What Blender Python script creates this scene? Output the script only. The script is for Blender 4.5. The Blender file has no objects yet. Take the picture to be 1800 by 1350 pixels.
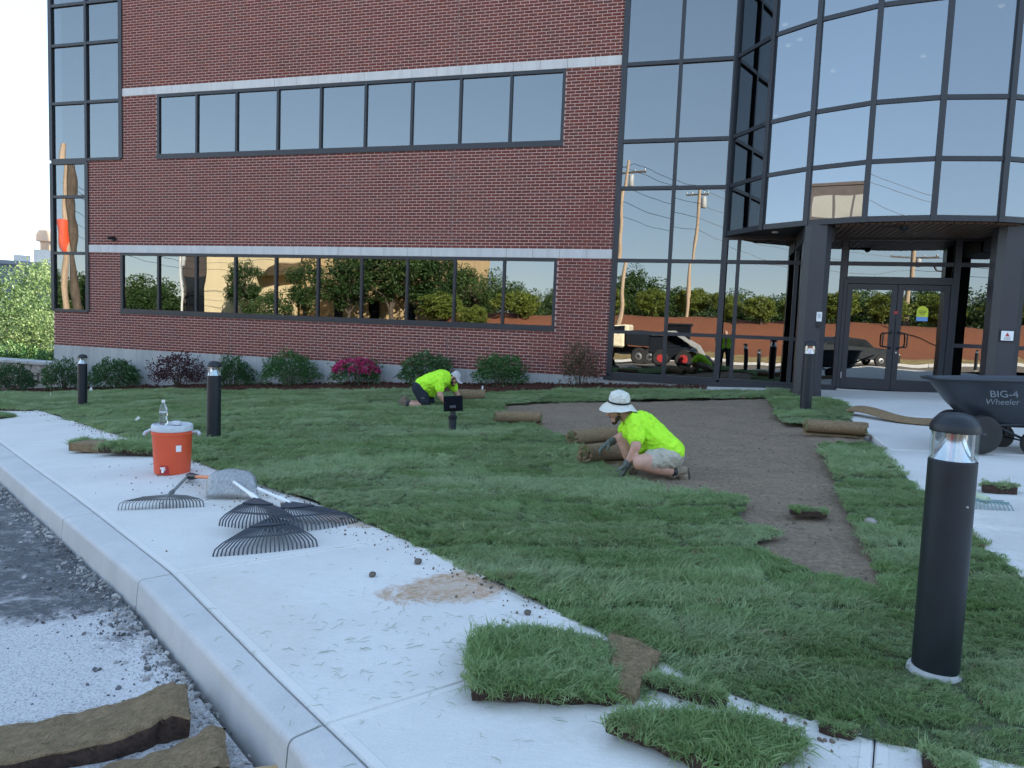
import bpy, bmesh, math, random
import numpy as np
from mathutils import Vector, Matrix, noise, Euler
from mathutils.geometry import delaunay_2d_cdt
random.seed(7); rng = np.random.default_rng(7)
ORD = ['first', 'second', 'third', 'fourth', 'fifth', 'sixth', 'seventh', 'eighth', 'ninth', 'tenth', 'eleventh', 'twelfth', 'thirteenth', 'fourteenth', 'fifteenth', 'sixteenth', 'seventeenth', 'eighteenth', 'nineteenth', 'twentieth', 'twenty first', 'twenty second', 'twenty third', 'twenty fourth', 'twenty fifth', 'twenty sixth']
PI = math.pi; R_ = math.radians
S = bpy.context.scene; COL = S.collection; D = bpy.data
# ------------------------------------------------------------------ camera, sky, sun, exposure
CAMP = Vector((15.1436, -15.5165, -1.5156))
cam = D.cameras.new('camera'); cam.sensor_width = 36.0; cam.lens = 1250/1800*36; cam.clip_end = 2000; cam.clip_start = .05
camo = D.objects.new('camera', cam); COL.objects.link(camo)
rx, dn, fw = (Vector((.95834804, .282784, .04002807)), Vector((.06158412, -.06775165, -.99579973)), Vector((-.27888426, .95678782, -.08234466)))
mw = Matrix((rx, -dn, -fw)).transposed().to_4x4(); mw.translation = CAMP
camo.matrix_world = mw; S.camera = camo
SUN_EL, SUN_AZ = R_(27), R_(42)          # azimuth from +Y towards +X
w = D.worlds.new('World'); S.world = w; w.use_nodes = True
nt = w.node_tree; bg = nt.nodes['Background']; sk = nt.nodes.new('ShaderNodeTexSky')
sk.sky_type = 'NISHITA'; sk.sun_disc = False; sk.sun_elevation = SUN_EL; sk.sun_rotation = SUN_AZ
sk.air_density = 1.0; sk.dust_density = 0.0; sk.ozone_density = 5.0
gam = nt.nodes.new('ShaderNodeGamma'); gam.inputs[1].default_value = .52        # hazy, softened sky all round
nt.links.new(sk.outputs[0], gam.inputs[0]); nt.links.new(gam.outputs[0], bg.inputs[0]); bg.inputs[1].default_value = 0.15
sl = D.lights.new('sun', 'SUN'); sl.energy = 5.0; sl.angle = R_(.5); sl.color = (1, .9, .76)
so = D.objects.new('sun', sl); COL.objects.link(so)
sdir = Vector((math.sin(SUN_AZ)*math.cos(SUN_EL), math.cos(SUN_AZ)*math.cos(SUN_EL), math.sin(SUN_EL)))
so.rotation_euler = sdir.to_track_quat('Z', 'Y').to_euler(); so.location = (0, 30, 30)
vs = S.view_settings; vs.view_transform = 'Standard'; vs.look = 'None'; vs.gamma = 1; vs.use_curve_mapping = False
vs.exposure = 2.7
S.cycles.max_bounces = 7; S.cycles.transparent_max_bounces = 8; S.cycles.glossy_bounces = 4; S.cycles.diffuse_bounces = 3
S.cycles.caustics_reflective = False; S.cycles.caustics_refractive = False; S.cycles.use_denoising = True
# ------------------------------------------------------------------ materials
class NT:
    def __init__(s, name):
        s.m = D.materials.new(name); s.m.use_nodes = True; s.t = s.m.node_tree; s.n = s.t.nodes; s.l = s.t.links
        s.b = s.n['Principled BSDF']; s.out = s.n['Material Output']
    def new(s, t, **k):
        x = s.n.new(t)
        for a, v in k.items():
            if a.startswith('i_'):
                i = a[2:]; x.inputs[int(i) if i.isdigit() else i].default_value = v
            else: setattr(x, a, v)
        return x
    def link(s, a, b): s.l.new(a, b)
    def pos(s, obj=False):
        if obj: return s.new('ShaderNodeTexCoord').outputs['Object']
        return s.new('ShaderNodeNewGeometry').outputs['Position']
    def noise(s, scale, detail=4, rough=.55, vec=None, obj=False, stretch=None, dist=0):
        x = s.new('ShaderNodeTexNoise'); x.inputs['Scale'].default_value = scale; x.inputs['Detail'].default_value = detail
        x.inputs['Roughness'].default_value = rough; x.inputs['Distortion'].default_value = dist
        v = vec or s.pos(obj)
        if stretch:
            mp = s.new('ShaderNodeMapping'); mp.inputs['Scale'].default_value = stretch; s.link(v, mp.inputs[0]); v = mp.outputs[0]
        s.link(v, x.inputs['Vector']); return x.outputs[0]
    def ramp(s, fac, *stops):
        x = s.new('ShaderNodeValToRGB'); e = x.color_ramp.elements
        while len(e) < len(stops): e.new(.5)
        for q, (p, c) in zip(e, stops):
            q.position = p; q.color = (*c, 1) if len(c) == 3 else c
        s.link(fac, x.inputs[0]); return x.outputs[0]
    def mix(s, fac, a, b, mode='MIX'):
        x = s.new('ShaderNodeMix', data_type='RGBA', blend_type=mode)
        for sock, v in ((x.inputs[0], fac), (x.inputs[6], a), (x.inputs[7], b)):
            if hasattr(v, 'is_output'): s.link(v, sock)
            elif sock == x.inputs[0]: sock.default_value = v
            else: sock.default_value = (*v, 1)
        return x.outputs[2]
    def math(s, op, a, b=None):
        x = s.new('ShaderNodeMath', operation=op)
        for i, v in enumerate((a, b)):
            if v is None: continue
            if hasattr(v, 'is_output'): s.link(v, x.inputs[i])
            else: x.inputs[i].default_value = v
        return x.outputs[0]
    def col(s, c):
        if hasattr(c, 'is_output'): s.link(c, s.b.inputs['Base Color'])
        else: s.b.inputs['Base Color'].default_value = (*c, 1)
        return s
    def set(s, **k):
        for a, v in k.items(): s.b.inputs[a.replace('_', ' ')].default_value = v
        return s
    def bump(s, h, strength=.3, dist=.01):
        x = s.new('ShaderNodeBump'); x.inputs['Strength'].default_value = strength; x.inputs['Distance'].default_value = dist
        s.link(h, x.inputs['Height']); s.link(x.outputs[0], s.b.inputs['Normal']); return s

def plain(name, c, rough=.5, metal=0, var=.12, scale=6, spec=.5, bump=0, obj=True):
    n = NT(name); f = n.noise(scale, 4, obj=obj)
    lo = tuple(max(0, x*(1-var)) for x in c); hi = tuple(min(1, x*(1+var)) for x in c)
    n.col(n.ramp(f, (.3, lo), (.7, hi))).set(Roughness=rough, Metallic=metal)
    n.b.inputs['Specular IOR Level'].default_value = spec
    if bump: n.bump(n.noise(scale*6, 3, obj=obj), bump, .004)
    return n.m
M = {}
# brick
n = NT('brick'); at = n.new('ShaderNodeAttribute', attribute_name='tone'); oi = n.new('ShaderNodeObjectInfo')
fr = n.math('FRACT', n.math('ADD', at.outputs['Fac'], oi.outputs['Random']))
c0 = n.ramp(fr, (0, (.1, .026, .022)), (.2, (.145, .034, .027)), (.5, (.18, .043, .032)), (.75, (.138, .039, .034)), (.93, (.098, .044, .04)), (1, (.21, .052, .033)))
bigp = n.noise(.35, 3); c1 = n.mix(n.math('MULTIPLY', bigp, .45), c0, (.2, .075, .065))
wx = n.ramp(n.noise(1.1, 5, .6, stretch=(1.6, 1, .3)), (.5, (0, 0, 0)), (.72, (.4, .4, .4))); c1 = n.mix(wx, c1, (.11, .05, .048))
c2 = n.mix(n.ramp(n.noise(60, 4), (.35, (0, 0, 0)), (.75, (.35, .35, .35))), c1, (.2, .095, .085))
n.col(c2).set(Roughness=.9); n.b.inputs['Specular IOR Level'].default_value = .15; n.bump(n.noise(110, 3), .4, .003); M['brick'] = n.m
n = NT('mortar'); n.col(n.ramp(n.noise(14, 5), (.3, (.45, .3, .265)), (.7, (.56, .38, .335)))).set(Roughness=.95); n.bump(n.noise(150, 2), .4, .003); M['mortar'] = n.m
n = NT('cast_stone'); st = n.ramp(n.noise(1.6, 5, stretch=(3, 1, .5)), (.35, (.5, .49, .49)), (.6, (.6, .59, .58)), (.8, (.42, .42, .43)))
n.col(n.mix(.25, st, n.ramp(n.noise(70, 4), (.3, (.45, .45, .45)), (.7, (.7, .69, .68))))).set(Roughness=.85); M['stone'] = n.m
n = NT('foundation_concrete'); a = n.noise(1.1, 6, .6, stretch=(2.2, 1, .5)); c = n.ramp(a, (.3, (.3, .31, .31)), (.5, (.37, .375, .37)), (.72, (.43, .43, .42)))
c = n.mix(n.ramp(n.noise(5, 5, .65, stretch=(2.5, 1, .35)), (.52, (0, 0, 0)), (.75, (.55, .55, .55))), c, (.21, .21, .205))
n.col(c).set(Roughness=.9); n.bump(n.noise(40, 4), .3, .004); M['found'] = n.m
M['frame'] = plain('dark_bronze_frame', (.019, .022, .03), .42, .0, .1, 3, .45)
M['pillar'] = plain('dark_metal_cladding', (.034, .036, .045), .38, 0, .06, 2, .4)
M['black'] = plain('black_paint', (.010, .014, .02), .42, 0, .2, 9, .4)
M['matte_black'] = plain('matte_black', (.008, .01, .014), .8, 0, .1, 9, .1)
M['rubber'] = plain('black_rubber', (.018, .018, .02), .75, 0, .2, 14)
M['plastic_dark'] = plain('dark_plastic', (.02, .026, .036), .38, 0, .2, 5, .5)
M['white'] = plain('white_plastic', (.75, .76, .76), .45, 0, .05, 7)
M['steel'] = plain('worn_steel', (.42, .43, .44), .38, .9, .15, 8)
M['rim'] = plain('painted_rim', (.3, .3, .3), .5, .2, .1, 8)
M['interior'] = plain('interior_paint', (.45, .43, .4), .8, 0, .06, 1)
M['interior_dark'] = plain('interior_dark', (.06, .06, .07), .8, 0, .06, 1)
M['soffit'] = plain('dark_soffit', (.022, .024, .03), .6, 0, .1, 2)
n = NT('wood_slat'); n.col(n.ramp(n.noise(3, 5, .6, stretch=(18, 1, 1)), (.3, (.07, .04, .024)), (.7, (.16, .09, .05)))).set(Roughness=.5); M['wood'] = n.m
# mirror glass
def glass(name, refl, trans, wav, fac=.9):
    n = NT(name); n.n.remove(n.b)
    h = n.noise(.55, 2, .5, stretch=(1, 1, .75)); oi = n.new('ShaderNodeObjectInfo')
    bp = n.new('ShaderNodeBump'); bp.inputs['Strength'].default_value = wav; bp.inputs['Distance'].default_value = .02; n.link(h, bp.inputs['Height'])
    g = n.new('ShaderNodeBsdfGlossy'); g.inputs['Roughness'].default_value = 0; g.inputs['Color'].default_value = (*refl, 1); n.link(bp.outputs[0], g.inputs['Normal'])
    t = n.new('ShaderNodeBsdfTransparent'); t.inputs['Color'].default_value = (*trans, 1)
    ad = n.new('ShaderNodeAddShader'); n.link(g.outputs[0], ad.inputs[0]); n.link(t.outputs[0], ad.inputs[1])
    n.link(ad.outputs[0], n.out.inputs[0]); return n.m
M['glass'] = glass('tinted_mirror_glass', (.167, .175, .178), (.12, .13, .14), .3)
M['glass_bay'] = glass('bay_mirror_glass', (.205, .22, .235), (.12, .13, .14), .3)
M['glass_clear'] = glass('clear_lens', (.08, .08, .08), (.86, .88, .88), 0)
# concrete walk
n = NT('sidewalk_concrete'); a = n.noise(1.4, 6, .6); b = n.noise(160, 3, .6)
c = n.ramp(a, (.3, (.54, .53, .51)), (.55, (.65, .63, .6)), (.75, (.7, .68, .645)))
c = n.mix(.35, c, n.ramp(b, (.3, (.48, .47, .45)), (.7, (.77, .75, .72))), 'MIX')
mpb = n.new('ShaderNodeMapping'); mpb.inputs['Rotation'].default_value = (0, 0, -.95); mpb.inputs['Scale'].default_value = (1, 14, 1); n.link(n.pos(), mpb.inputs[0]); br = n.noise(13, 4, .6, vec=mpb.outputs[0]); c = n.mix(n.ramp(br, (.38, (0, 0, 0)), (.66, (.45, .45, .45))), c, (.5, .49, .47))
c = n.mix(n.ramp(n.noise(75, 3, .6), (.66, (0, 0, 0)), (.72, (.55, .55, .55))), c, (.36, .35, .33))
# sandy stains with shapes of their own
def blot(n, c, cx, cy, rx_, ry_, colr, amt, rot=0, nsc=7):
    p = n.pos(); mp = n.new('ShaderNodeMapping', vector_type='TEXTURE'); mp.inputs['Location'].default_value = (cx, cy, 0); mp.inputs['Scale'].default_value = (rx_, ry_, 1000); mp.inputs['Rotation'].default_value = (0, 0, rot)
    n.link(p, mp.inputs[0]); ln = n.new('ShaderNodeVectorMath', operation='LENGTH'); n.link(mp.outputs[0], ln.inputs[0])
    d = n.math('ADD', ln.outputs['Value'], n.math('MULTIPLY', n.math('SUBTRACT', n.noise(nsc, 8, .74, dist=.6), .5), 1.7))
    f = n.ramp(d, (.72, (amt,)*3), (.98, (0, 0, 0))); return n.mix(n.mix(.55, f, n.mix(n.ramp(n.noise(28, 5, .75), (.35, (0, 0, 0)), (.6, (1, 1, 1))), (0, 0, 0), f)), c, colr)
SC = (.38, .225, .115)
c = blot(n, c, 13.86, -12.03, .4, .25, SC, .92, .62, 6)
c = blot(n, c, 12.55, -10.93, .42, .17, SC, .8, -.6, 8)
c = blot(n, c, 13.82, -12.05, .13, .06, (.56, .52, .46), .3, .6, 22)
c = blot(n, c, 12.9, -12.6, .8, .35, (.5, .47, .42), .4, -.6, 5)
c = blot(n, c, 11.4, -10.6, .9, .3, (.47, .43, .37), .5, -.55, 7)
c = blot(n, c, 14.6, -12.9, .5, .35, (.46, .43, .37), .4, -.5, 8)
c = blot(n, c, 17.4, -10.6, .6, 1.5, (.45, .41, .36), .5, 0, 5)
ta = n.new('ShaderNodeAttribute', attribute_name='tone'); c = n.mix(n.math('MULTIPLY', ta.outputs['Fac'], .5), c, (.66, .635, .6))
sp = n.ramp(n.noise(38, 4, .7), (.66, (0, 0, 0)), (.74, (.75, .75, .75))); nearlawn = n.ramp(n.noise(.8, 3), (.42, (0, 0, 0)), (.65, (1, 1, 1)))
c = n.mix(n.mix(nearlawn, (0, 0, 0), sp), c, (.2, .17, .13))
n.col(c).set(Roughness=.9); n.bump(n.mix(.4, br, n.noise(220, 3)), .35, .003); M['walk'] = n.m
n = NT('kerb_concrete'); a = n.noise(2.2, 6, .62); c = n.ramp(a, (.3, (.42, .415, .41)), (.55, (.5, .49, .475)), (.75, (.56, .545, .53)))
gm = n.new('ShaderNodeNewGeometry'); 
c = n.mix(n.ramp(n.noise(7, 6, .7, stretch=(1, 1, .4)), (.5, (0, 0, 0)), (.72, (.5, .5, .5))), c, (.36, .36, .37))
c = n.mix(.3, c, n.ramp(n.noise(150, 3, .6), (.3, (.38, .385, .39)), (.7, (.64, .645, .65))))
n.col(c).set(Roughness=.9); n.bump(n.noise(120, 3), .3, .003); M['kerb'] = n.m
# asphalt with cement dust
n = NT('asphalt'); g = n.noise(130, 3, .6); base = n.ramp(g, (.3, (.04, .042, .048)), (.7, (.1, .1, .108)))
du = n.noise(1.1, 7, .7, dist=.6); gr = n.noise(95, 5, .8)
c = n.mix(n.ramp(n.noise(6, 6, .75, stretch=(1, 2.2, 1)), (.5, (0, 0, 0)), (.66, (.5, .5, .5))), base, (.36, .355, .35))
c = n.mix(n.ramp(n.noise(23, 6, .8, dist=.8), (.58, (0, 0, 0)), (.66, (.7, .7, .7))), c, (.4, .39, .38))
def blotm(n, c, cx, cy, rx_, ry_, rot, mask):
    p = n.pos(); mp = n.new('ShaderNodeMapping', vector_type='TEXTURE'); mp.inputs['Location'].default_value = (cx, cy, 0); mp.inputs['Scale'].default_value = (rx_, ry_, 1000); mp.inputs['Rotation'].default_value = (0, 0, rot)
    n.link(p, mp.inputs[0]); ln = n.new('ShaderNodeVectorMath', operation='LENGTH'); n.link(mp.outputs[0], ln.inputs[0])
    d = n.math('ADD', ln.outputs['Value'], n.math('MULTIPLY', n.math('SUBTRACT', n.noise(3.2, 9, .78, dist=.5), .5), 2.0))
    return n.mix(n.mix(n.ramp(d, (.7, (1, 1, 1)), (1.05, (0, 0, 0))), (0, 0, 0), mask), c, (.56, .55, .55))
c = blotm(n, c, 12.15, -13.3, 1.2, .85, -.2, n.ramp(gr, (.4, (.35, .35, .35)), (.52, (.95, .95, .95))))
c = blotm(n, c, 13.2, -13.25, .8, .35, -.6, n.ramp(gr, (.4, (.2, .2, .2)), (.58, (.9, .9, .9))))
sepg = n.new('ShaderNodeSeparateXYZ'); n.link(n.pos(), sepg.inputs[0])
far = n.math('LESS_THAN', sepg.outputs[1], -17.0); c = n.mix(n.math('MULTIPLY', far, .75), c, (.2, .165, .12))
n.col(c).set(Roughness=.88); n.bump(n.mix(.5, g, gr), .6, .006); M['asphalt'] = n.m
n = NT('bare_soil'); a = n.noise(30, 6, .7); b = n.noise(2.2, 5, .6)
c = n.ramp(a, (.28, (.08, .056, .037)), (.5, (.22, .16, .108)), (.72, (.34, .258, .18)))
c = n.mix(n.ramp(b, (.4, (0, 0, 0)), (.7, (.5, .5, .5))), c, (.28, .21, .145))
c = n.mix(n.ramp(n.noise(9, 4, .6, stretch=(.25, 2.4, 1), dist=.4), (.45, (0, 0, 0)), (.7, (.55, .55, .55))), c, (.13, .102, .08))
c = n.mix(n.ramp(n.noise(210, 2), (.68, (0, 0, 0)), (.74, (.8, .8, .8))), c, (.38, .33, .28))
n.col(c).set(Roughness=.97); n.bump(n.noise(90, 5, .7), .9, .012); M['soil'] = n.m
n = NT('turf_soil'); n.col(n.ramp(n.noise(20, 5), (.3, (.035, .05, .02)), (.7, (.085, .11, .05)))).set(Roughness=1); M['turf'] = n.m
def mulchmat(name, lo, hi):
    n = NT(name); v = n.new('ShaderNodeTexVoronoi', feature='F1'); v.inputs['Scale'].default_value = 45; v.inputs['Randomness'].default_value = 1
    n.link(n.pos(), v.inputs['Vector']); n.col(n.mix(v.outputs['Color'], lo, hi)).set(Roughness=.95); n.bump(n.noise(60, 4, .7), .9, .02); return n.m
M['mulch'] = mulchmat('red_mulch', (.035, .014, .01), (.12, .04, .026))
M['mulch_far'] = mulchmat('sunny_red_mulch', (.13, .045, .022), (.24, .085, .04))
n = NT('sod_thatch'); f1 = n.noise(30, 6, .75, obj=True); f2 = n.noise(160, 4, .7, obj=True, stretch=(1, .25, 1))
c = n.ramp(f1, (.28, (.09, .057, .028)), (.5, (.2, .132, .07)), (.72, (.32, .225, .13)))
c = n.mix(.45, c, n.ramp(f2, (.3, (.08, .052, .026)), (.7, (.36, .26, .155)))); n.col(c).set(Roughness=.97); n.bump(n.mix(.5, f1, f2), .9, .012); M['thatch'] = n.m
n = NT('sod_edge_soil'); n.col(n.ramp(n.noise(45, 5, .7, obj=True), (.3, (.022, .013, .01)), (.7, (.075, .045, .033)))).set(Roughness=1); n.bump(n.noise(70, 4, obj=True), .8, .01); M['sodedge'] = n.m
def leafmat(name, c1, c2, c3, trans=.25, big=None, rough=.5, big2=None, rs=1.0):
    n = NT(name); oi = n.new('ShaderNodeObjectInfo'); at = n.new('ShaderNodeAttribute', attribute_name='tone')
    f = n.math('ADD', at.outputs['Fac'], n.math('MULTIPLY', oi.outputs['Random'], rs))
    if rs == 1: f = n.math('FRACT', f)
    c = n.ramp(f, (0, c1), (.5, c2), (1, c3))
    if big: c = n.mix(n.ramp(n.noise(big[0], 4, .6, stretch=big[3] if len(big) > 3 else None), (.38, (0, 0, 0)), (.62, (big[2],)*3)), c, big[1])
    if big2: c = n.mix(n.ramp(n.noise(big2[0], 3, .6, stretch=(.45, 1.5, 1)), (.5, (0, 0, 0)), (.68, (big2[2],)*3)), c, big2[1])
    n.col(c).set(Roughness=rough); n.b.inputs['Specular IOR Level'].default_value = .35
    tr = n.new('ShaderNodeBsdfTranslucent'); n.link(c, tr.inputs[0]); mx = n.new('ShaderNodeMixShader'); mx.inputs[0].default_value = trans
    n.link(n.b.outputs[0], mx.inputs[1]); n.link(tr.outputs[0], mx.inputs[2]); n.link(mx.outputs[0], n.out.inputs[0]); return n.m
M['grass'] = leafmat('grass_blade', (.16, .26, .085), (.27, .395, .165), (.41, .5, .27), .5, (.9, (.42, .49, .3), .6, (.5, 1.9, 1)), .5, (2.6, (.17, .28, .075), .65), .45)
M['grass_dry'] = leafmat('dry_grass_blade', (.2, .16, .08), (.28, .23, .13), (.33, .28, .17), .2)
M['leaf_dark'] = leafmat('dark_shrub_leaf', (.022, .06, .022), (.042, .1, .034), (.085, .165, .06), .15)
M['leaf_mid'] = leafmat('mid_shrub_leaf', (.035, .1, .028), (.06, .15, .04), (.11, .22, .07), .2)
M['leaf_purple'] = leafmat('purple_leaf', (.05, .02, .026), (.09, .034, .044), (.14, .06, .07), .2)
M['leaf_bronze'] = leafmat('bronze_leaf', (.05, .055, .022), (.1, .07, .04), (.14, .085, .06), .2)
M['petal'] = leafmat('magenta_petal', (.42, .02, .12), (.62, .045, .2), (.75, .12, .3), .25)
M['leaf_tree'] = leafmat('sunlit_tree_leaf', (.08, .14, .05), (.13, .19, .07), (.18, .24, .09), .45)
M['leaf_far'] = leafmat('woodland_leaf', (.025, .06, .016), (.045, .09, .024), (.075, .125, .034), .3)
M['leaf_clipped'] = leafmat('clipped_shrub_leaf', (.11, .15, .025), (.15, .195, .034), (.19, .235, .048), .25)
n = NT('bark'); n.col(n.ramp(n.noise(9, 6, .7, stretch=(1, 1, .15)), (.3, (.045, .033, .024)), (.7, (.13, .1, .075)))).set(Roughness=.95); n.bump(n.noise(22, 4, stretch=(1, 1, .15)), .8, .02); M['bark'] = n.m
n = NT('pole_wood'); n.col(n.ramp(n.noise(5, 6, .65, stretch=(2, 2, .12)), (.3, (.3, .21, .14)), (.7, (.5, .38, .27)))).set(Roughness=.9); M['pole'] = n.m
# people
def cloth(name, c, sc=24, var=.08):
    n = NT(name); f = n.noise(sc, 4, .6); n.col(n.ramp(f, (.3, tuple(x*(1-var) for x in c)), (.7, tuple(min(1, x*(1+var)) for x in c)))).set(Roughness=.9)
    n.b.inputs['Specular IOR Level'].default_value = .2; n.bump(n.noise(13, 3, .5, dist=1.2), .9, .04); return n.m
M['hivis'] = cloth('neon_yellow_green_cloth', (.46, .92, .045), 5, .05)
M['hat'] = cloth('cream_cotton', (.62, .62, .56)); M['cap'] = cloth('pale_grey_cap', (.5, .48, .5)); M['khaki'] = cloth('khaki_cotton', (.42, .39, .32), 18, .12)
M['navy'] = cloth('navy_cotton', (.022, .028, .04)); M['glove'] = cloth('grey_green_glove', (.12, .14, .125), 40, .2); M['boot'] = cloth('dusty_tan_leather', (.24, .19, .14), 22, .3); M['boot2'] = cloth('dusty_brown_leather', (.17, .135, .1), 22, .3)
n = NT('skin'); n.col(n.ramp(n.noise(14, 4), (.3, (.43, .235, .17)), (.7, (.54, .31, .235)))).set(Roughness=.55)
n.b.inputs['Subsurface Weight'].default_value = .1; n.b.inputs['Subsurface Radius'].default_value = (.02, .008, .004); M['skin'] = n.m
M['hair'] = plain('dark_hair', (.035, .024, .018), .7, 0, .3, 40)
# things
n = NT('orange_cooler_plastic'); n.col(n.ramp(n.noise(3, 4, obj=True), (.3, (.66, .085, .03)), (.7, (.74, .105, .04)))).set(Roughness=.5)
n.bump(n.noise(25, 4, .7, obj=True, stretch=(.2, .2, 3)), .35, .006); M['orange'] = n.m
M['cooler_lid'] = plain('grey_white_lid', (.5, .53, .56), .5, 0, .1, 10)
M['orange_paint'] = plain('orange_fibreglass', (.72, .24, .1), .5, 0, .1, 8)
n = NT('scuffed_aluminium'); n.col(n.ramp(n.noise(18, 6, .7, obj=True, stretch=(3, 3, .4)), (.3, (.2, .21, .215)), (.7, (.42, .43, .43)))).set(Roughness=.55, Metallic=.55); M['alu'] = n.m
M['rake_black'] = plain('blue_black_plastic', (.035, .045, .06), .5, 0, .15, 9)
M['rake_grey'] = plain('dusty_grey_plastic', (.13, .135, .135), .65, 0, .25, 9)
M['handle_grey'] = plain('grey_painted_wood', (.2, .21, .2), .7, 0, .2, 9)
M['pale_green'] = plain('pale_green_wood', (.42, .5, .36), .6, 0, .12, 9)
M['teal'] = plain('teal_steel', (.16, .27, .27), .5, .2, .15, 9)
n = NT('reflector'); n.col((.8, .83, .86)).set(Roughness=.22, Metallic=.85); M['refl'] = n.m
M['rock'] = plain('brown_rock', (.12, .1, .085), .95, 0, .35, 14, .3, .6)
M['rubble'] = plain('pale_rubble', (.36, .35, .34), .95, 0, .4, 8, .3, .6, obj=False)
M['clod'] = plain('dirt_crumb', (.17, .135, .105), 1, 0, .4, 9, .2, 0, obj=False)
n = NT('fieldstone'); n.col(n.ramp(n.noise(5, 5, obj=True), (.3, (.2, .18, .16)), (.7, (.36, .33, .3)))).set(Roughness=.95); n.bump(n.noise(16, 4, obj=True), .6, .02); M['fieldstone'] = n.m
n = NT('tan_siding'); n.col(n.ramp(n.noise(.4, 4, stretch=(1, 1, .3)), (.3, (.62, .5, .3)), (.7, (.7, .57, .36)))).set(Roughness=.9); M['tan'] = n.m
n = NT('tan_panel'); n.col(n.ramp(n.noise(3, 3, stretch=(1, 1, .02)), (.3, (.4, .27, .14)), (.7, (.52, .37, .2)))).set(Roughness=.9); M['tan2'] = n.m
M['darkbrick'] = plain('dark_building_brick', (.07, .055, .05), .9, 0, .15, 1, obj=False)
M['bluegrey'] = plain('blue_grey_cladding', (.1, .13, .19), .7, 0, .08, .2, obj=False)
M['towerpeach'] = plain('weathered_tower', (.6, .42, .3), .9, 0, .1, .5)
M['darkglass'] = plain('dark_window', (.012, .014, .018), .1, 0, .1, 1)
M['bobgrey'] = plain('machine_grey', (.36, .37, .37), .5, 0, .1, 3); M['red'] = plain('red_paint', (.4, .03, .03), .5); M['creampaint'] = plain('cream_paint', (.75, .66, .48), .5)
M['dull_pane'] = plain('dull_pane', (.16, .15, .125), .5, 0, .1, .3, obj=False); M['drygrass'] = plain('dry_verge', (.26, .2, .1), 1, 0, .3, 2, .1, .5, obj=False)
M['terrain'] = plain('far_ground', (.06, .075, .035), 1, 0, .3, .3, .1, 0, obj=False)
n = NT('lit_downlight'); n.b.inputs['Emission Color'].default_value = (1, .86, .62, 1); n.b.inputs['Emission Strength'].default_value = .9; M['lamp'] = n.m
n = NT('clear_bottle'); n.b.inputs['Transmission Weight'].default_value = .9; n.col((.93, .96, .97)).set(Roughness=.06, IOR=1.2); M['bottle'] = n.m
M['yellow'] = plain('yellow_sticker', (.62, .7, .05), .5); M['blue'] = plain('blue_sticker', (.16, .34, .72), .5); M['green_sign'] = plain('green_sign', (.0, .3, .16), .5)
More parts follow.
